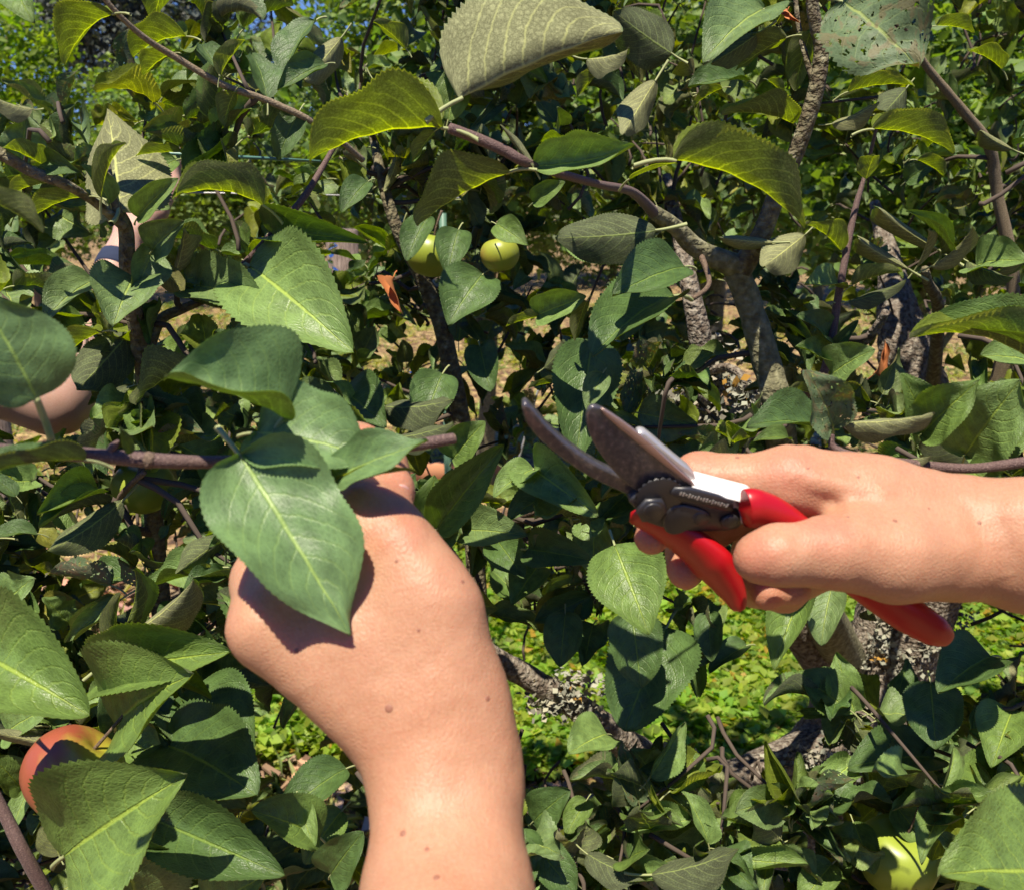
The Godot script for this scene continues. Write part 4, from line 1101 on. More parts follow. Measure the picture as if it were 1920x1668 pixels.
# ------------------------------------------------------------------ wires, posts, foil
func build_orchard_hardware():
	var w := thing("trellis_wire", "taut green coated wire running across the sunlit leaves", "wire", at(200, 280, 0.9), "trellis wires")
	one_tube("wire", [at(-400, 240, 0.88), at(70, 274, 0.9), at(480, 296, 0.92), at(600, 303, 1.15)], [0.0016, 0.0016, 0.0016, 0.0016], M.green_wire, w, 8)
	w = thing("trellis_wire", "grey trellis wire stretched behind the thin dark branches by the post", "wire", at(660, 368, 1.5), "trellis wires")
	one_tube("wire", [at(-300, 355, 1.4), at(400, 362, 1.5), at(900, 372, 1.6)], [0.0013, 0.0013, 0.0013], M.steel_wire, w, 6)
	w = thing("guy_wire", "thin steel guy wire slanting down to the soil behind the blades", "wire", at(985, 850, 1.9), "slanting guy wires")
	one_tube("wire", [at(1060, 560, 1.9), at(1035, 640, 1.9), at(960, 905, 1.92), at(930, 1010, 1.95)], [0.0022, 0.0022, 0.0022, 0.0022], M.steel_wire, w, 6)
	w = thing("guy_wire", "thin steel guy wire slanting beside the wooden post", "wire", at(565, 610, 2.2), "slanting guy wires")
	one_tube("wire", [at(600, 480, 2.2), at(575, 575, 2.2), at(545, 700, 2.25), at(500, 900, 2.3)], [0.002, 0.002, 0.002, 0.002], M.steel_wire, w, 6)
	post("wooden_post", "weathered wooden post with foil tape tied near its top", at(640, 430, 2.5), 0.042, M.post_wood)
	post("wooden_post", "wooden post in the shade at the tree's edge, beside bare soil", at(-62, 470, 2.1), 0.035, M.post_wood)
	var s := thing("stake", "slim pale green metal stake standing behind the dark branch", "stake", Vector3.ZERO)
	var foot := at(830, 400, 2.4)
	s.position = Vector3(foot.x, ground_y(foot.x, foot.z), foot.z)
	var ps := new_st()
	plate(ps, PackedVector2Array([Vector2(-0.009, -0.003), Vector2(0.009, -0.003), Vector2(0.009, 0.001), Vector2(0.002, 0.001), Vector2(0.002, 0.014), Vector2(-0.002, 0.014), Vector2(-0.002, 0.001), Vector2(-0.009, 0.001)]), -0.2, foot.y - s.position.y, 0.0006, Transform3D(Basis(Vector3.RIGHT, Vector3(0, 0, -1), Vector3.UP), s.position))
	put("shaft", done(ps, false), M.green_paint, s)
	for i in 9:
		var y := 0.15 + i * 0.13
		if y > foot.y - s.position.y - 0.03: break
		var kn := BoxMesh.new(); kn.size = Vector3(0.008, 0.012, 0.006)
		var o := put("stud", kn, M.green_paint, s); o.position = Vector3(0, y, 0.0055)
	var k := 0
	for spec in [[622, 470, 2.42, "crumpled silver foil tape tied to the wooden post", 0.05], [408, 1120, 1.5, "twisted silver foil strip hanging low beside the fist", 0.045], [770, 697, 2.0, "small scrap of silver foil lying in the dark leaves", 0.02], [283, 1515, 0.8, "thin silver foil strip showing beside the red apple's leaf", 0.02]]:
		var p := at(spec[0], spec[1], spec[2])
		var t := thing("foil_strip", spec[3], "foil strip", p, "bird scaring foil strips")
		var st := new_st()
		var prev := []
		for i in 15:
			var q := i / 14.0
			var c := p + Vector3(0.3 * sin(q * 7.0 + k) * 0.03, (0.5 - q) * spec[4] * 2.0, 0.01 * cos(q * 5.0))
			var a := q * 6.0 + k + 0.8 * sin(q * 19.0)
			var h: Vector3 = Vector3(cos(a), 0.25 * sin(q * 23.0), sin(a)) * spec[4] * 0.22
			var pair := [c - h, c + Vector3(0, 0, 0.003) * sin(i * 2.2), c + h]
			if prev:
				for e in 2: quad(st, prev[e], prev[e + 1], pair[e + 1], pair[e])
			prev = pair
		st.generate_normals()
		put("foil", st.commit(), M.foil, t)
		k += 1
	# a length of terracotta edging on the ground, far behind
	var ed := thing("edging_board", "terracotta coloured edging board lying across the orchard floor", "board", at(760, 706, 4.6))
	ed.position.y = ground_y(ed.position.x, ed.position.z)
	var es := new_st()
	plate(es, PackedVector2Array([Vector2(-0.7, 0.0), Vector2(0.5, 0.0), Vector2(0.5, 0.075), Vector2(0.1, 0.083), Vector2(-0.7, 0.078)]), -0.02, 0.02, 0.004, Transform3D(Basis(Vector3.UP, 0.12), ed.position))
	put("board", done(es, false), M.terracotta, ed)
	# dead leaves caught in the twigs
	for spec in [[1478, 18, 0.745, 1500, 42, "curled orange dead leaf caught beside the top of the limb"], [738, 520, 1.0, 755, 590, "shrivelled orange and yellow leaf hanging by the shaded apple"], [1640, 700, 1.0, 1660, 640, "rusty lichen spotted dead leaf behind the upright shoot"]]:
		var a := at(spec[0], spec[1], spec[2]); var b := at(spec[3], spec[4], spec[2] - 0.01)
		var me := leaf_mesh(0.34, 0.7, 1.1, 0.6, 0.4, 1.2, 24, 3, int(spec[0]), 5)
		var o := put("dead_leaf", me, M.dead_leaf)
		o.transform = leaf_place(a, b, 30, leaf_end(24, 1.1), EYE - a)
		tag(o, spec[5], "dead leaf", "dead leaves caught in the twigs")

func post(called: String, label: String, top: Vector3, r: float, mat: Material):
	var foot := Vector3(top.x, ground_y(top.x, top.z), top.z)
	var t := thing(called, label, "post", foot, "wooden orchard posts")
	var st := new_st()
	var outline := PackedVector2Array()
	for k in 14:
		var a := TAU * k / 14.0
		outline.append(Vector2(cos(a), sin(a)) * r * (1.0 + 0.06 * nz.get_noise_2d(cos(a) * 3.0 + top.x, sin(a) * 3.0)))
	plate(st, outline, -0.3, top.y - foot.y, 0.004, Transform3D(Basis(Vector3.RIGHT, Vector3(0, 0, -1), Vector3.UP), foot))
	put("shaft", done(st, false), mat, t)
	for k in 2:
		var y: float = top.y - 0.12 - 0.35 * k
		var ring := []; var rr := []
		for i in 13: ring.append(Vector3(top.x + cos(TAU * i / 12.0) * (r + 0.001), y, top.z + sin(TAU * i / 12.0) * (r + 0.001))); rr.append(0.0016)
		one_tube("wire_tie", ring, rr, M.steel_wire, t, 5, 0.0, 2)

# ------------------------------------------------------------------ the twig that is about to be cut
func build_held_branch():
	var t := thing("held_branch", "young purple-brown apple shoot with broad soft leaves, gripped by the upright fist", "branch", at(400, 866, 0.385))
	one_tube("stem", [at(-260, 830, .355), at(0, 846, .362), at(130, 850, .37), at(278, 862, .376), at(400, 866, .385), at(560, 860, .395), at(700, 846, .402), at(790, 832, .406), at(850, 822, .41)], [.0032, .0031, .0030, .0031, .0027, .0027, .0026, .0026, .0026], M.young_wood, t, 14, 0.10, 8)
	one_tube("stem_end", [at(849, 822.5, .4099), at(853, 821.5, .4102)], [.0024, .0022], M.tan_wood, t, 10)
	one_tube("bud_swelling", [at(268, 858, .375), at(281, 863, .376), at(292, 868, .377)], [.0028, .0038, .0022], M.tan_wood, t, 10)
	one_tube("bud", [at(205, 852, .373), at(212, 838, .372), at(222, 826, .3715)], [.0020, .0018, .0005], M.young_wood, t, 8)
	one_tube("bud", [at(612, 852, .397), at(620, 838, .396), at(630, 828, .3955)], [.0019, .0017, .0005], M.young_wood, t, 8)
	leaf(t, 452, 856, .371, 657, 1190, .3545, .335, 2, .25, .30, 7, .4, .16, .35, 0.0, .014)
	leaf(t, 532, 782, .384, 308, 708, .360, .62, 22, .72, .5, 7, .4, .10, 0.0, 0.0, .02)
	leaf(t, 484, 812, .388, 700, 862, .380, .46, -6, .25, .6, 7, .5, .1, 0.0, 0.0, .02)
	leaf(t, 622, 897, .378, 804, 827, .366, .27, -4, .3, .3, 7, .5, .15, 0.3, 0.0, .02)
	leaf(t, 626, 915, .379, 775, 880, .372, .20, 172, .3, .3, 3, .3)
	leaf(t, 68, 748, .345, -46, 548, .330, .46, 4, .3, .6, 7, .4, .1, 0.0, 0.0, .02)
	leaf(t, 160, 862, .362, -70, 905, .335, .24, 60, .5, .5, 1, .6)
	leaf(t, 244, 850, .37, 224, 800, .362, .20, 10, .3, .2, 0)
	one_tube("leaf_stalk", [at(100, 842, .366), at(88, 800, .358), at(68, 748, .345)], [.0017, .0014, .0013], M.stalk, t, 8)
	one_tube("leaf_stalk", [at(484, 858, .39), at(508, 815, .388), at(534, 780, .384)], [.0016, .0012, .0012], M.stalk, t, 8)
	one_tube("leaf_stalk", [at(560, 862, .394), at(590, 890, .384), at(624, 902, .372)], [.0016, .0012, .0011], M.stalk, t, 8)

# ------------------------------------------------------------------ people
var ruddy := []
func skin_tone(p: Vector3) -> Color:
	var a := nz.get_noise_3dv(p * 28.0) * 0.5 + nz.get_noise_3dv(p * 90.0) * 0.3
	var base := Color(0.455, 0.246, 0.148)
	var red := 0.0                                     # knuckles and finger ends are redder
	for q in ruddy: red = maxf(red, 1.0 - p.distance_squared_to(q) / 0.00022)
	red *= 0.8 + 0.4 * nz.get_noise_3dv(p * 160.0)
	return Color(base.r * (1.0 + 0.10 * a), base.g * (1.0 + 0.22 * a - 0.20 * red), base.b * (1.0 + 0.26 * a - 0.16 * red))

func pale_tone(p: Vector3) -> Color:
	var a := nz.get_noise_3dv(p * 28.0)
	return Color(0.52 * (1.0 + 0.05 * a), 0.33 * (1.0 + 0.08 * a), 0.26 * (1.0 + 0.08 * a))

func chain(bones: Array, pts: Array, rad: Array):
	for i in pts.size() - 1: bones.append([pts[i], pts[i + 1], rad[i], rad[i + 1]])

# everything of a standing person that lies beyond the forearms; j holds the joints
func rest_of_person(t: Node3D, st: SurfaceTool, j: Dictionary, tone: Callable, shirt: Material, legs: Material):
	var b := []
	var sl: Vector3 = j.sl; var sr: Vector3 = j.sr
	var mid := (sl + sr) * 0.5
	var across := (sr - sl).normalized()
	var front := Vector3.UP.cross(across).normalized()
	if front.dot(j.look) < 0.0: front = -front
	var head: Vector3 = mid + Vector3(0, 0.235, 0) + front * 0.02
	chain(b, [mid - Vector3(0, 0.02, 0), mid + Vector3(0, 0.10, 0), head - Vector3(0, 0.05, 0)], [0.06, 0.052, 0.055])
	chain(b, [head + Vector3(0, 0.035, 0) - front * 0.03, head + Vector3(0, 0.03, 0) + front * 0.025], [0.082, 0.074])
	chain(b, [head - Vector3(0, 0.02, 0), head - Vector3(0, 0.085, 0) + front * 0.062], [0.062, 0.028])
	chain(b, [head + Vector3(0, 0.015, 0) + front * 0.088, head - Vector3(0, 0.025, 0) + front * 0.108], [0.009, 0.013])
	chain(b, [head - Vector3(0, 0.055, 0) + front * 0.085 - across * 0.018, head - Vector3(0, 0.055, 0) + front * 0.085 + across * 0.018], [0.010, 0.010])
	for s in [-1.0, 1.0]: chain(b, [head + across * s * 0.080 + Vector3(0, 0.02, 0), head + across * s * 0.082 - Vector3(0, 0.022, 0)], [0.015, 0.010])
	chain(b, [sl, j.el], [0.047, 0.040]); chain(b, [sr, j.er], [0.047, 0.040])
	chain(b, [j.el, (j.el as Vector3).lerp(j.wl, 0.3)], [0.040, 0.040]); chain(b, [j.er, (j.er as Vector3).lerp(j.wr, 0.3)], [0.040, 0.040])
	var hip := mid * Vector3(1, 0, 1) + Vector3(0, 0.93, 0)
	var legs_b := []
	var trunk := [[sl, sr, 0.055, 0.055], [mid - Vector3(0, 0.10, 0) - across * 0.06, mid - Vector3(0, 0.10, 0) + across * 0.06, 0.10, 0.10], [mid - Vector3(0, 0.16, 0) - across * 0.05, hip - across * 0.05, 0.095, 0.10], [mid - Vector3(0, 0.16, 0) + across * 0.05, hip + across * 0.05, 0.095, 0.10]]
	for e in trunk: b.append([e[0], e[1], e[2] - 0.012, e[3] - 0.012])
	for s in [-1.0, 1.0]:
		var hp: Vector3 = hip + across * s * 0.085 - Vector3(0, 0.06, 0)
		var kn: Vector3 = hip * Vector3(1, 0, 1) + across * s * 0.10 + front * 0.03 + Vector3(0, 0.50, 0)
		var ank: Vector3 = hip * Vector3(1, 0, 1) + across * s * 0.11 + Vector3(0, 0.09, 0)
		chain(b, [hp, kn, ank, ank + Vector3(0, -0.04, 0) + front * 0.13], [0.078, 0.052, 0.034, 0.032])
		chain(legs_b, [hp, kn, ank], [0.092, 0.068, 0.055])
	legs_b.append([hip - across * 0.05 + Vector3(0, 0.04, 0), hip + across * 0.05 + Vector3(0, 0.04, 0), 0.112, 0.112])
	flesh(st, b, 0.014, 0.012, tone)
	var body := put("body", done(st), M.skin, t)
	var cs := new_st()
	var sb := trunk.duplicate()
	sb.append([sl, sl.lerp(j.el, j.sleeve), 0.060, 0.058]); sb.append([sr, sr.lerp(j.er, j.sleeve), 0.060, 0.058])
	var none := func(_p): return Color.WHITE
	flesh(cs, sb, 0.016, 0.012, none)
	put("shirt", done(cs), shirt, t)
	cs = new_st(); flesh(cs, legs_b, 0.018, 0.012, none)
	put("trousers", done(cs), legs, t)
	cs = new_st()
	flesh(cs, [[head + Vector3(0, 0.055, 0) - front * 0.035, head + Vector3(0, 0.06, 0) + front * 0.012, 0.086, 0.076], [head + Vector3(0, 0.03, 0) - front * 0.05, head - Vector3(0, 0.06, 0) - front * 0.055, 0.075, 0.05]], 0.010, 0.012, none)
	put("hair", done(cs), M.hair, t)
	for s in [-1.0, 1.0]:
		var e := SphereMesh.new(); e.radius = 0.011; e.height = 0.022; e.radial_segments = 12; e.rings = 6
		var o := put("eye", e, M.white_cap, t); o.position = head + across * s * 0.032 + Vector3(0, 0.012, 0) + front * 0.086 - t.position
	return body

func build_gardener():
	var t := thing("person", "person with tanned bare arms gripping a shoot and working red handled secateurs", "person", Vector3(0.05, 0.0, 0.12))
	var j := {"sl": Vector3(-0.13, 1.33, 0.12), "sr": Vector3(0.24, 1.33, 0.07), "el": Vector3(-0.035, 1.19, -0.085), "er": Vector3(0.37, 1.315, -0.215), "wl": at(838, 1430, .371), "wr": at(1815, 1005, .427), "look": Vector3(0, 0, -1), "sleeve": 0.45}
	var st := new_st()
	var b := []
	ruddy = [at(1545, 1000, .392), at(1420, 1046, .39), at(1300, 890, .44), at(1480, 880, .42), at(1284, 1072, .445), at(1222, 1008, .44), at(1445, 1112, .43), at(480, 1180, .375), at(745, 912, .40), at(686, 832, .40), at(740, 1010, .376)]
	# left hand: an upright fist with its back to the lens
	chain(b, [j.el, at(832, 1900, .30), at(802, 1680, .338), at(800, 1480, .364), at(798, 1330, .373)], [0.036, 0.029, 0.0215, 0.0190, 0.0180])
	chain(b, [j.el, at(862, 1900, .30), at(876, 1680, .338), at(878, 1480, .366), at(868, 1330, .374)], [0.036, 0.029, 0.0215, 0.0182, 0.0170])
	chain(b, [at(800, 1420, .371), at(500, 1178, .375)], [0.0185, 0.0135])
	chain(b, [at(805, 1410, .371), at(565, 1085, .383)], [0.0175, 0.0135])
	chain(b, [at(830, 1400, .372), at(650, 1020, .388)], [0.0175, 0.0135])
	chain(b, [at(850, 1400, .372), at(712, 1000, .392)], [0.0175, 0.0130])
	chain(b, [at(882, 1420, .372), at(826, 1140, .375)], [0.0165, 0.0138])
	chain(b, [at(826, 1140, .375), at(748, 1030, .381), at(680, 950, .390)], [0.0136, 0.0118, 0.0095])
	chain(b, [at(660, 1200, .376), at(790, 1320, .373)], [0.0165, 0.0165])
	chain(b, [at(760, 1120, .380), at(830, 1300, .374)], [0.0155, 0.0165])
	chain(b, [at(500, 1178, .375), at(492, 1092, .398), at(515, 1000, .414), at(550, 930, .410)], [0.0130, 0.0108, 0.0092, 0.0078])
	chain(b, [at(565, 1085, .383), at(548, 970, .412), at(580, 885, .422), at(612, 852, .408)], [0.0130, 0.0112, 0.0098, 0.0082])
	chain(b, [at(650, 1020, .388), at(638, 905, .422), at(662, 845, .425), at(686, 832, .408)], [0.0130, 0.0112, 0.0098, 0.0080])
	chain(b, [at(712, 1000, .392), at(685, 905, .424), at(716, 884, .424), at(743, 915, .405)], [0.0120, 0.0105, 0.0092, 0.0076])
	chain(b, [at(800, 1090, .3785), at(735, 1030, .386)], [0.0120, 0.0105])
	chain(b, [at(770, 1180, .3775), at(840, 1250, .3745)], [0.0150, 0.0150])
	var folds := []
	for q in [0.0, 0.30, 0.52]: folds.append([at(748, 1030, .375).lerp(at(700, 975, .378), q), (at(680, 950, .390) - at(748, 1030, .381)).normalized(), 0.0016, 0.0011, 0.022])
	for q in [0.0, 0.007]: folds.append([at(470, 1150 + q * 3000.0, .375), Vector3(0.1, 0.85, -0.5).normalized(), 0.0018, 0.0010, 0.018])
	flesh(st, b, 0.0021, 0.0040, skin_tone, 0.0006, folds)
	# right hand: palm down round the handles, thumb towards the lens
	b = []
	chain(b, [j.er, at(2300, 1050, .375), at(1930, 1002, .418), at(1815, 985, .427)], [0.036, 0.028, 0.0235, 0.0205])
	chain(b, [j.er, at(2300, 1130, .375), at(1930, 1052, .418), at(1815, 1030, .424)], [0.036, 0.028, 0.0215, 0.0195])
	chain(b, [at(1800, 972, .43), at(1640, 930, .43), at(1478, 903, .43)], [0.0185, 0.0172, 0.0145])
	chain(b, [at(1478, 903, .43), at(1312, 900, .442), at(1238, 962, .456), at(1222, 1008, .442)], [0.0132, 0.0118, 0.0096, 0.0080])
	chain(b, [at(1800, 975, .445), at(1505, 893, .458)], [0.0185, 0.0140])
	chain(b, [at(1505, 893, .458), at(1342, 970, .468), at(1292, 1032, .466), at(1284, 1072, .450)], [0.0132, 0.0118, 0.0100, 0.0085])
	chain(b, [at(1800, 1010, .452), at(1525, 990, .465)], [0.0185, 0.0145])
	chain(b, [at(1525, 990, .465), at(1420, 1040, .476), at(1415, 1095, .460), at(1440, 1112, .438)], [0.0130, 0.0112, 0.0095, 0.0082])
	chain(b, [at(1800, 1030, .452), at(1580, 1045, .462)], [0.0180, 0.0130])
	chain(b, [at(1580, 1045, .462), at(1500, 1080, .468), at(1472, 1108, .455), at(1492, 1105, .440)], [0.0115, 0.0098, 0.0085, 0.0072])
	chain(b, [at(1795, 1046, .418), at(1680, 1046, .405), at(1562, 1034, .400)], [0.0190, 0.0178, 0.0148])
	chain(b, [at(1562, 1034, .400), at(1462, 1040, .396), at(1420, 1046, .398)], [0.0142, 0.0118, 0.0102])
	chain(b, [at(1600, 1000, .412), at(1740, 1010, .42)], [0.013, 0.018])
	chain(b, [at(1482, 853, .43), at(1600, 878, .43), at(1740, 915, .43)], [0.0032, 0.0030, 0.0022])
	chain(b, [at(1530, 905, .416), at(1640, 930, .414), at(1770, 962, .416)], [0.0026, 0.0024, 0.0018])
	folds = []
	for q in [0.0, 0.0045, 0.008]: folds.append([at(1462, 1020, .385) + Vector3(q, 0, 0), Vector3(1, 0.1, 0).normalized(), 0.0015, 0.0010, 0.018])
	for q in [0.0, 0.005, 0.009]: folds.append([at(1312, 872, .432) + Vector3(q, 0, 0), Vector3(1, 0.1, 0.2).normalized(), 0.0015, 0.0010, 0.017])
	for q in [0.0, 0.007]: folds.append([at(1560, 990, .388) + Vector3(q, 0, 0), Vector3(0.9, 0.3, 0).normalized(), 0.0018, 0.0008, 0.016])
	folds.append([at(1560, 955, .405), Vector3(0.25, 1, 0.1).normalized(), 0.0022, 0.0016, 0.030])
	for q in [0.0, 0.010]: folds.append([at(1830, 1000, .405) + Vector3(q, 0, 0), Vector3(1, 0.2, 0).normalized(), 0.0022, 0.0007, 0.034])
	flesh(st, b, 0.0021, 0.0026, skin_tone, 0.0007, folds)
	var body: MeshInstance3D = rest_of_person(t, st, j, skin_tone, M.grey_cloth, M.denim)
	for spec in [[at(752, 927, .3985), Vector3(0.45, -0.25, 0.85), Vector3(0.35, -0.9, -0.1)]]:
		var sm := SphereMesh.new(); sm.radius = 0.5; sm.height = 1.0; sm.radial_segments = 18; sm.rings = 9
		var o := put("fingernail", sm, M.nail, t)
		var nn: Vector3 = (spec[1] as Vector3).normalized(); var yy: Vector3 = (spec[2] as Vector3)
		yy = (yy - nn * yy.dot(nn)).normalized()
		o.transform = Transform3D(Basis(yy.cross(nn) * 0.0085, yy * 0.011, nn * 0.0032), spec[0] - t.position)
	# freckles and small moles sit on the skin where the photograph shows them
	var vs: PackedVector3Array = body.mesh.surface_get_arrays(0)[Mesh.ARRAY_VERTEX]
	var ns: PackedVector3Array = body.mesh.surface_get_arrays(0)[Mesh.ARRAY_NORMAL]
	var brown := plain("mole_brown", lin(0.26, 0.11, 0.065), 0.6)
	for spec in [[725, 1326, .0016], [553, 1222, .0010], [912, 1310, .0011], [756, 1560, .0012], [822, 1642, .0012], [800, 1590, .0009], [868, 1092, .0009], [745, 1050, .0007], [780, 1180, .0007], [1381, 857, .0010], [1680, 976, .0010], [1838, 978, .0009], [1590, 968, .0007], [1610, 895, .0007], [1515, 880, .0006], [1740, 955, .0006]]:
		var best := -1; var near := 1e9
		for i in vs.size():
			if vs[i].y < 1.1 or ns[i].dot(EYE - vs[i]) < 0.0: continue
			var q := seen(vs[i])
			var d: float = Vector2(spec[0], spec[1]).distance_squared_to(q) + (vs[i] - EYE).length() * 600.0
			if d < near: near = d; best = i
		if best < 0: continue
		var sm := SphereMesh.new(); sm.radius = spec[2]; sm.height = spec[2] * 0.5; sm.radial_segments = 12; sm.rings = 6
		var o := put("mole", sm, brown, t)
		var up := ns[best]
		var x := up.cross(Vector3.RIGHT if absf(up.x) < 0.8 else Vector3.UP).normalized()
		o.transform = Transform3D(Basis(x, up, x.cross(up)), vs[best] - t.position)

func simple_hand(b: Array, w: Vector3, k: Vector3, side: Vector3, tips: Vector3):
	for i in 4:
		var o := side * (i - 1.5) * 0.019
		var mc := k + o
		chain(b, [w + o * 0.5, mc], [0.017, 0.0125])
		var m: Vector3 = mc + (k - w).normalized() * 0.035 + tips * 0.018
		chain(b, [mc, m, m + tips * 0.028 - (k - w).normalized() * 0.004, m + tips * 0.044 - (k - w).normalized() * 0.022], [0.0105, 0.0095, 0.0085, 0.0075])
	var th := w.lerp(k, 0.35) + side * 0.042
	chain(b, [w + side * 0.018, th, th + (k - w).normalized() * 0.035 + tips * 0.02, th + (k - w).normalized() * 0.05 + tips * 0.038 - side * 0.012], [0.017, 0.013, 0.011, 0.008])

func build_second_person():
	var t := thing("person", "second person with pale skin and a navy wrist band, reaching up among the leaves", "person", Vector3(-1.12, 0.0, -1.2))
	var j := {"sl": Vector3(-1.30, 1.32, -1.32), "sr": Vector3(-0.95, 1.34, -1.12), "el": at(-620, 1150, 1.15), "er": at(105, 752, 1.26), "wl": at(-330, 1080, 0.98), "wr": at(250, 432, 1.40), "look": Vector3(0.5, 0, -0.85), "sleeve": 0.40}
	var st := new_st()
	var b := []
	chain(b, [j.er, (j.er as Vector3).lerp(j.wr, 0.35), j.wr], [0.038, 0.036, 0.0225])
	simple_hand(b, j.wr, at(282, 345, 1.43), Vector3(0.8, 0.1, 0.5).normalized(), Vector3(0.2, 0.3, -0.9).normalized())
	chain(b, [j.el, (j.el as Vector3).lerp(j.wl, 0.35), j.wl], [0.042, 0.041, 0.027])
	simple_hand(b, j.wl, at(-250, 1040, 0.95), Vector3(0.1, 0.6, 0.7).normalized(), Vector3(0.6, -0.2, -0.6).normalized())
	flesh(st, b, 0.005, 0.005, pale_tone)
	rest_of_person(t, st, j, pale_tone, M.navy_cloth, M.denim)
	var cs := new_st()
	var e: Vector3 = j.er; var w: Vector3 = j.wr
	tube(cs, [e.lerp(w, 0.74), e.lerp(w, 0.78), e.lerp(w, 0.82)], [0.0295, 0.0305, 0.0285], 20, 0.05, 4)
	put("wrist_band", done(cs), M.navy_cloth, t)

# ------------------------------------------------------------------ secateurs
var tool_o: Vector3; var tool_x: Vector3; var tool_y: Vector3; var tool_n: Vector3
func on_tool(u: float, v: float) -> Vector2:
	var r := ahead + Vector3.RIGHT * ((u - 960.0) / FPX) + above * ((834.0 - v) / FPX)
	var p := EYE + r * ((tool_o - EYE).dot(tool_n) / r.dot(tool_n))
	return Vector2((p - tool_o).dot(tool_x), (p - tool_o).dot(tool_y))

func outline(list: Array) -> PackedVector2Array:
	var o := PackedVector2Array()
	for p in list: o.append(on_tool(p[0], p[1]))
	return o

# the outline rounded by cutting its corners twice
func rounded(o: PackedVector2Array, times := 2) -> PackedVector2Array:
	for t in times:
		var q := PackedVector2Array()
		for i in o.size():
			var a := o[i]; var b := o[(i + 1) % o.size()]
			q.append(a.lerp(b, 0.25)); q.append(a.lerp(b, 0.75))
		o = q
	return o

func sheet(called: String, list: Array, z0: float, z1: float, ch: float, mat: Material, t: Node3D, times := 1):
	var st := new_st()
	plate(st, rounded(outline(list), times), z0, z1, ch, Transform3D(Basis(tool_x, tool_y, tool_n), tool_o))
	return put(called, done(st, false), mat, t)

func disc(called: String, u: float, v: float, r: float, n: int, dent: float, z0: float, z1: float, mat: Material, t: Node3D):
	var c := on_tool(u, v)
	var o := PackedVector2Array()
	for i in n:
		var a := TAU * i / n
		o.append(c + Vector2(cos(a), sin(a)) * r * (1.0 - (dent if i % 2 == 0 else 0.0)))
	var st := new_st()
	plate(st, o, z0, z1, minf(0.0007, (z1 - z0) * 0.3), Transform3D(Basis(tool_x, tool_y, tool_n), tool_o))
	return put(called, done(st, false), mat, t)

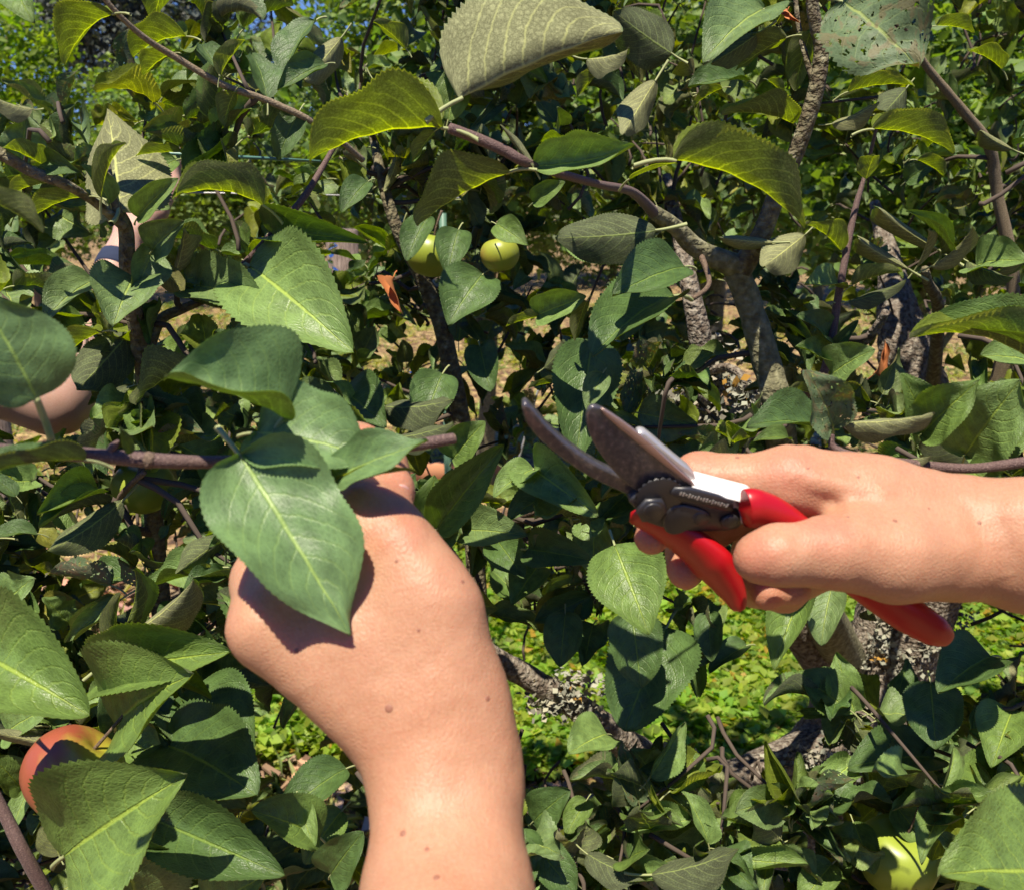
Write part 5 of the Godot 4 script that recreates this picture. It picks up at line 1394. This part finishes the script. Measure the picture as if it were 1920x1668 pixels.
func build_secateurs():
	tool_o = at(1300, 930, 0.414)
	var tilt := deg_to_rad(36.0)
	tool_x = (Vector3.RIGHT + ahead * 0.10).normalized()
	tool_y = (above * cos(tilt) - ahead * sin(tilt))
	tool_y = (tool_y - tool_x * tool_y.dot(tool_x)).normalized()
	tool_n = tool_x.cross(tool_y)
	var t := thing("secateurs", "open pruning secateurs with red grips, white cap and worn steel blades held in the hand", "secateurs", tool_o)
	sheet("hook_blade", [[978, 765], [984, 793], [1008, 824], [1050, 860], [1100, 894], [1150, 918], [1195, 938], [1250, 958], [1262, 933], [1210, 911], [1168, 896], [1122, 876], [1074, 844], [1038, 814], [1014, 788], [996, 765], [986, 758]], -0.0065, -0.0005, 0.0009, M.blade_steel, t, 2)
	var bl: MeshInstance3D = sheet("cutting_blade", [[1116, 755], [1142, 768], [1202, 812], [1262, 868], [1306, 905], [1300, 935], [1240, 945], [1192, 915], [1155, 885], [1124, 846], [1104, 812], [1096, 780], [1102, 758]], -0.0004, 0.0026, 0.0006, M.blade_steel, t, 2)
	sheet("blade_bevel", [[1118, 753], [1145, 766], [1204, 809], [1262, 864], [1303, 899], [1292, 904], [1196, 824], [1140, 778]], 0.0026, 0.0037, 0.0004, M.bevel_steel, t, 1)
	sheet("blade_tang", [[1194, 818], [1202, 813], [1214, 816], [1262, 858], [1304, 890], [1308, 914], [1290, 911]], -0.0062, -0.0008, 0.0008, M.bare_steel, t, 1)
	sheet("pivot_plate", [[1174, 928], [1186, 916], [1212, 909], [1244, 910], [1264, 920], [1366, 946], [1394, 960], [1392, 968], [1374, 984], [1300, 986], [1244, 980], [1204, 966], [1182, 936]], -0.0068, 0.0044, 0.0009, M.black_metal, t, 1)
	var strip: MeshInstance3D = sheet("name_strip", [[1264, 891], [1367, 919], [1370, 941], [1350, 941], [1246, 914]], 0.0044, 0.0066, 0.0005, M.black_metal, t, 1)
	for i in 17:
		var q := i / 16.0
		var c := on_tool(lerpf(1270, 1356, q), lerpf(906, 929, q))
		var bm := BoxMesh.new(); bm.size = Vector3(0.0006, 0.0014 + 0.0006 * sin(i * 2.4), 0.0005)
		var o := put("raised_mark", bm, M.bare_steel, t)
		o.transform = Transform3D(Basis(tool_x, tool_y, tool_n).rotated(tool_n, -0.25 + 0.25 * sin(i * 3.1)), tool_x * c.x + tool_y * c.y + tool_n * 0.0067)
	sheet("white_cap", [[1300, 900], [1362, 916], [1421, 931], [1408, 942], [1394, 972], [1380, 968], [1389, 938], [1336, 946], [1291, 902]], -0.0085, 0.0052, 0.0012, M.white_cap, t, 1)
	disc("toothed_ring", 1232, 918, 0.0108, 44, 0.10, 0.0044, 0.0056, M.black_metal, t)
	disc("pivot_nut", 1216, 936, 0.0070, 6, 0.0, 0.0056, 0.0084, M.black_metal, t)
	disc("pivot_bolt", 1216, 932, 0.0040, 18, 0.0, 0.0084, 0.0094, M.black_metal, t)
	disc("locking_screw", 1306, 954, 0.0038, 18, 0.0, 0.0044, 0.0066, M.black_metal, t)
	disc("locking_screw", 1362, 962, 0.0040, 18, 0.0, 0.0044, 0.0066, M.black_metal, t)
	sheet("safety_catch", [[1236, 950], [1262, 928], [1300, 934], [1330, 948], [1322, 966], [1290, 974], [1262, 988], [1240, 980]], 0.0044, 0.0062, 0.0006, M.black_metal, t, 2)
	# grips: flattened tubes dipped in red
	var st := new_st()
	tube(st, [at(1398, 952, .4105), at(1412, 952, .411), at(1455, 968, .414), at(1530, 1025, .421), at(1620, 1095, .428), at(1700, 1150, .432), at(1752, 1182, .434), at(1778, 1198, .435)], [0.0088, 0.0092, 0.0082, 0.0078, 0.0082, 0.0088, 0.0076, 0.0040], 20, 0.0, 6, 0.8, tool_y)
	put("upper_grip", done(st), M.red_grip, t)
	st = new_st()
	tube(st, [at(1192, 964, .428), at(1235, 985, .429), at(1290, 1016, .430), at(1335, 1056, .431), at(1372, 1108, .432), at(1386, 1142, .432)], [0.0072, 0.0088, 0.0118, 0.0135, 0.0086, 0.0038], 20, 0.0, 6, 0.5, above * 0.5 - ahead * 0.87)
	put("lower_grip", done(st), M.red_grip, t)
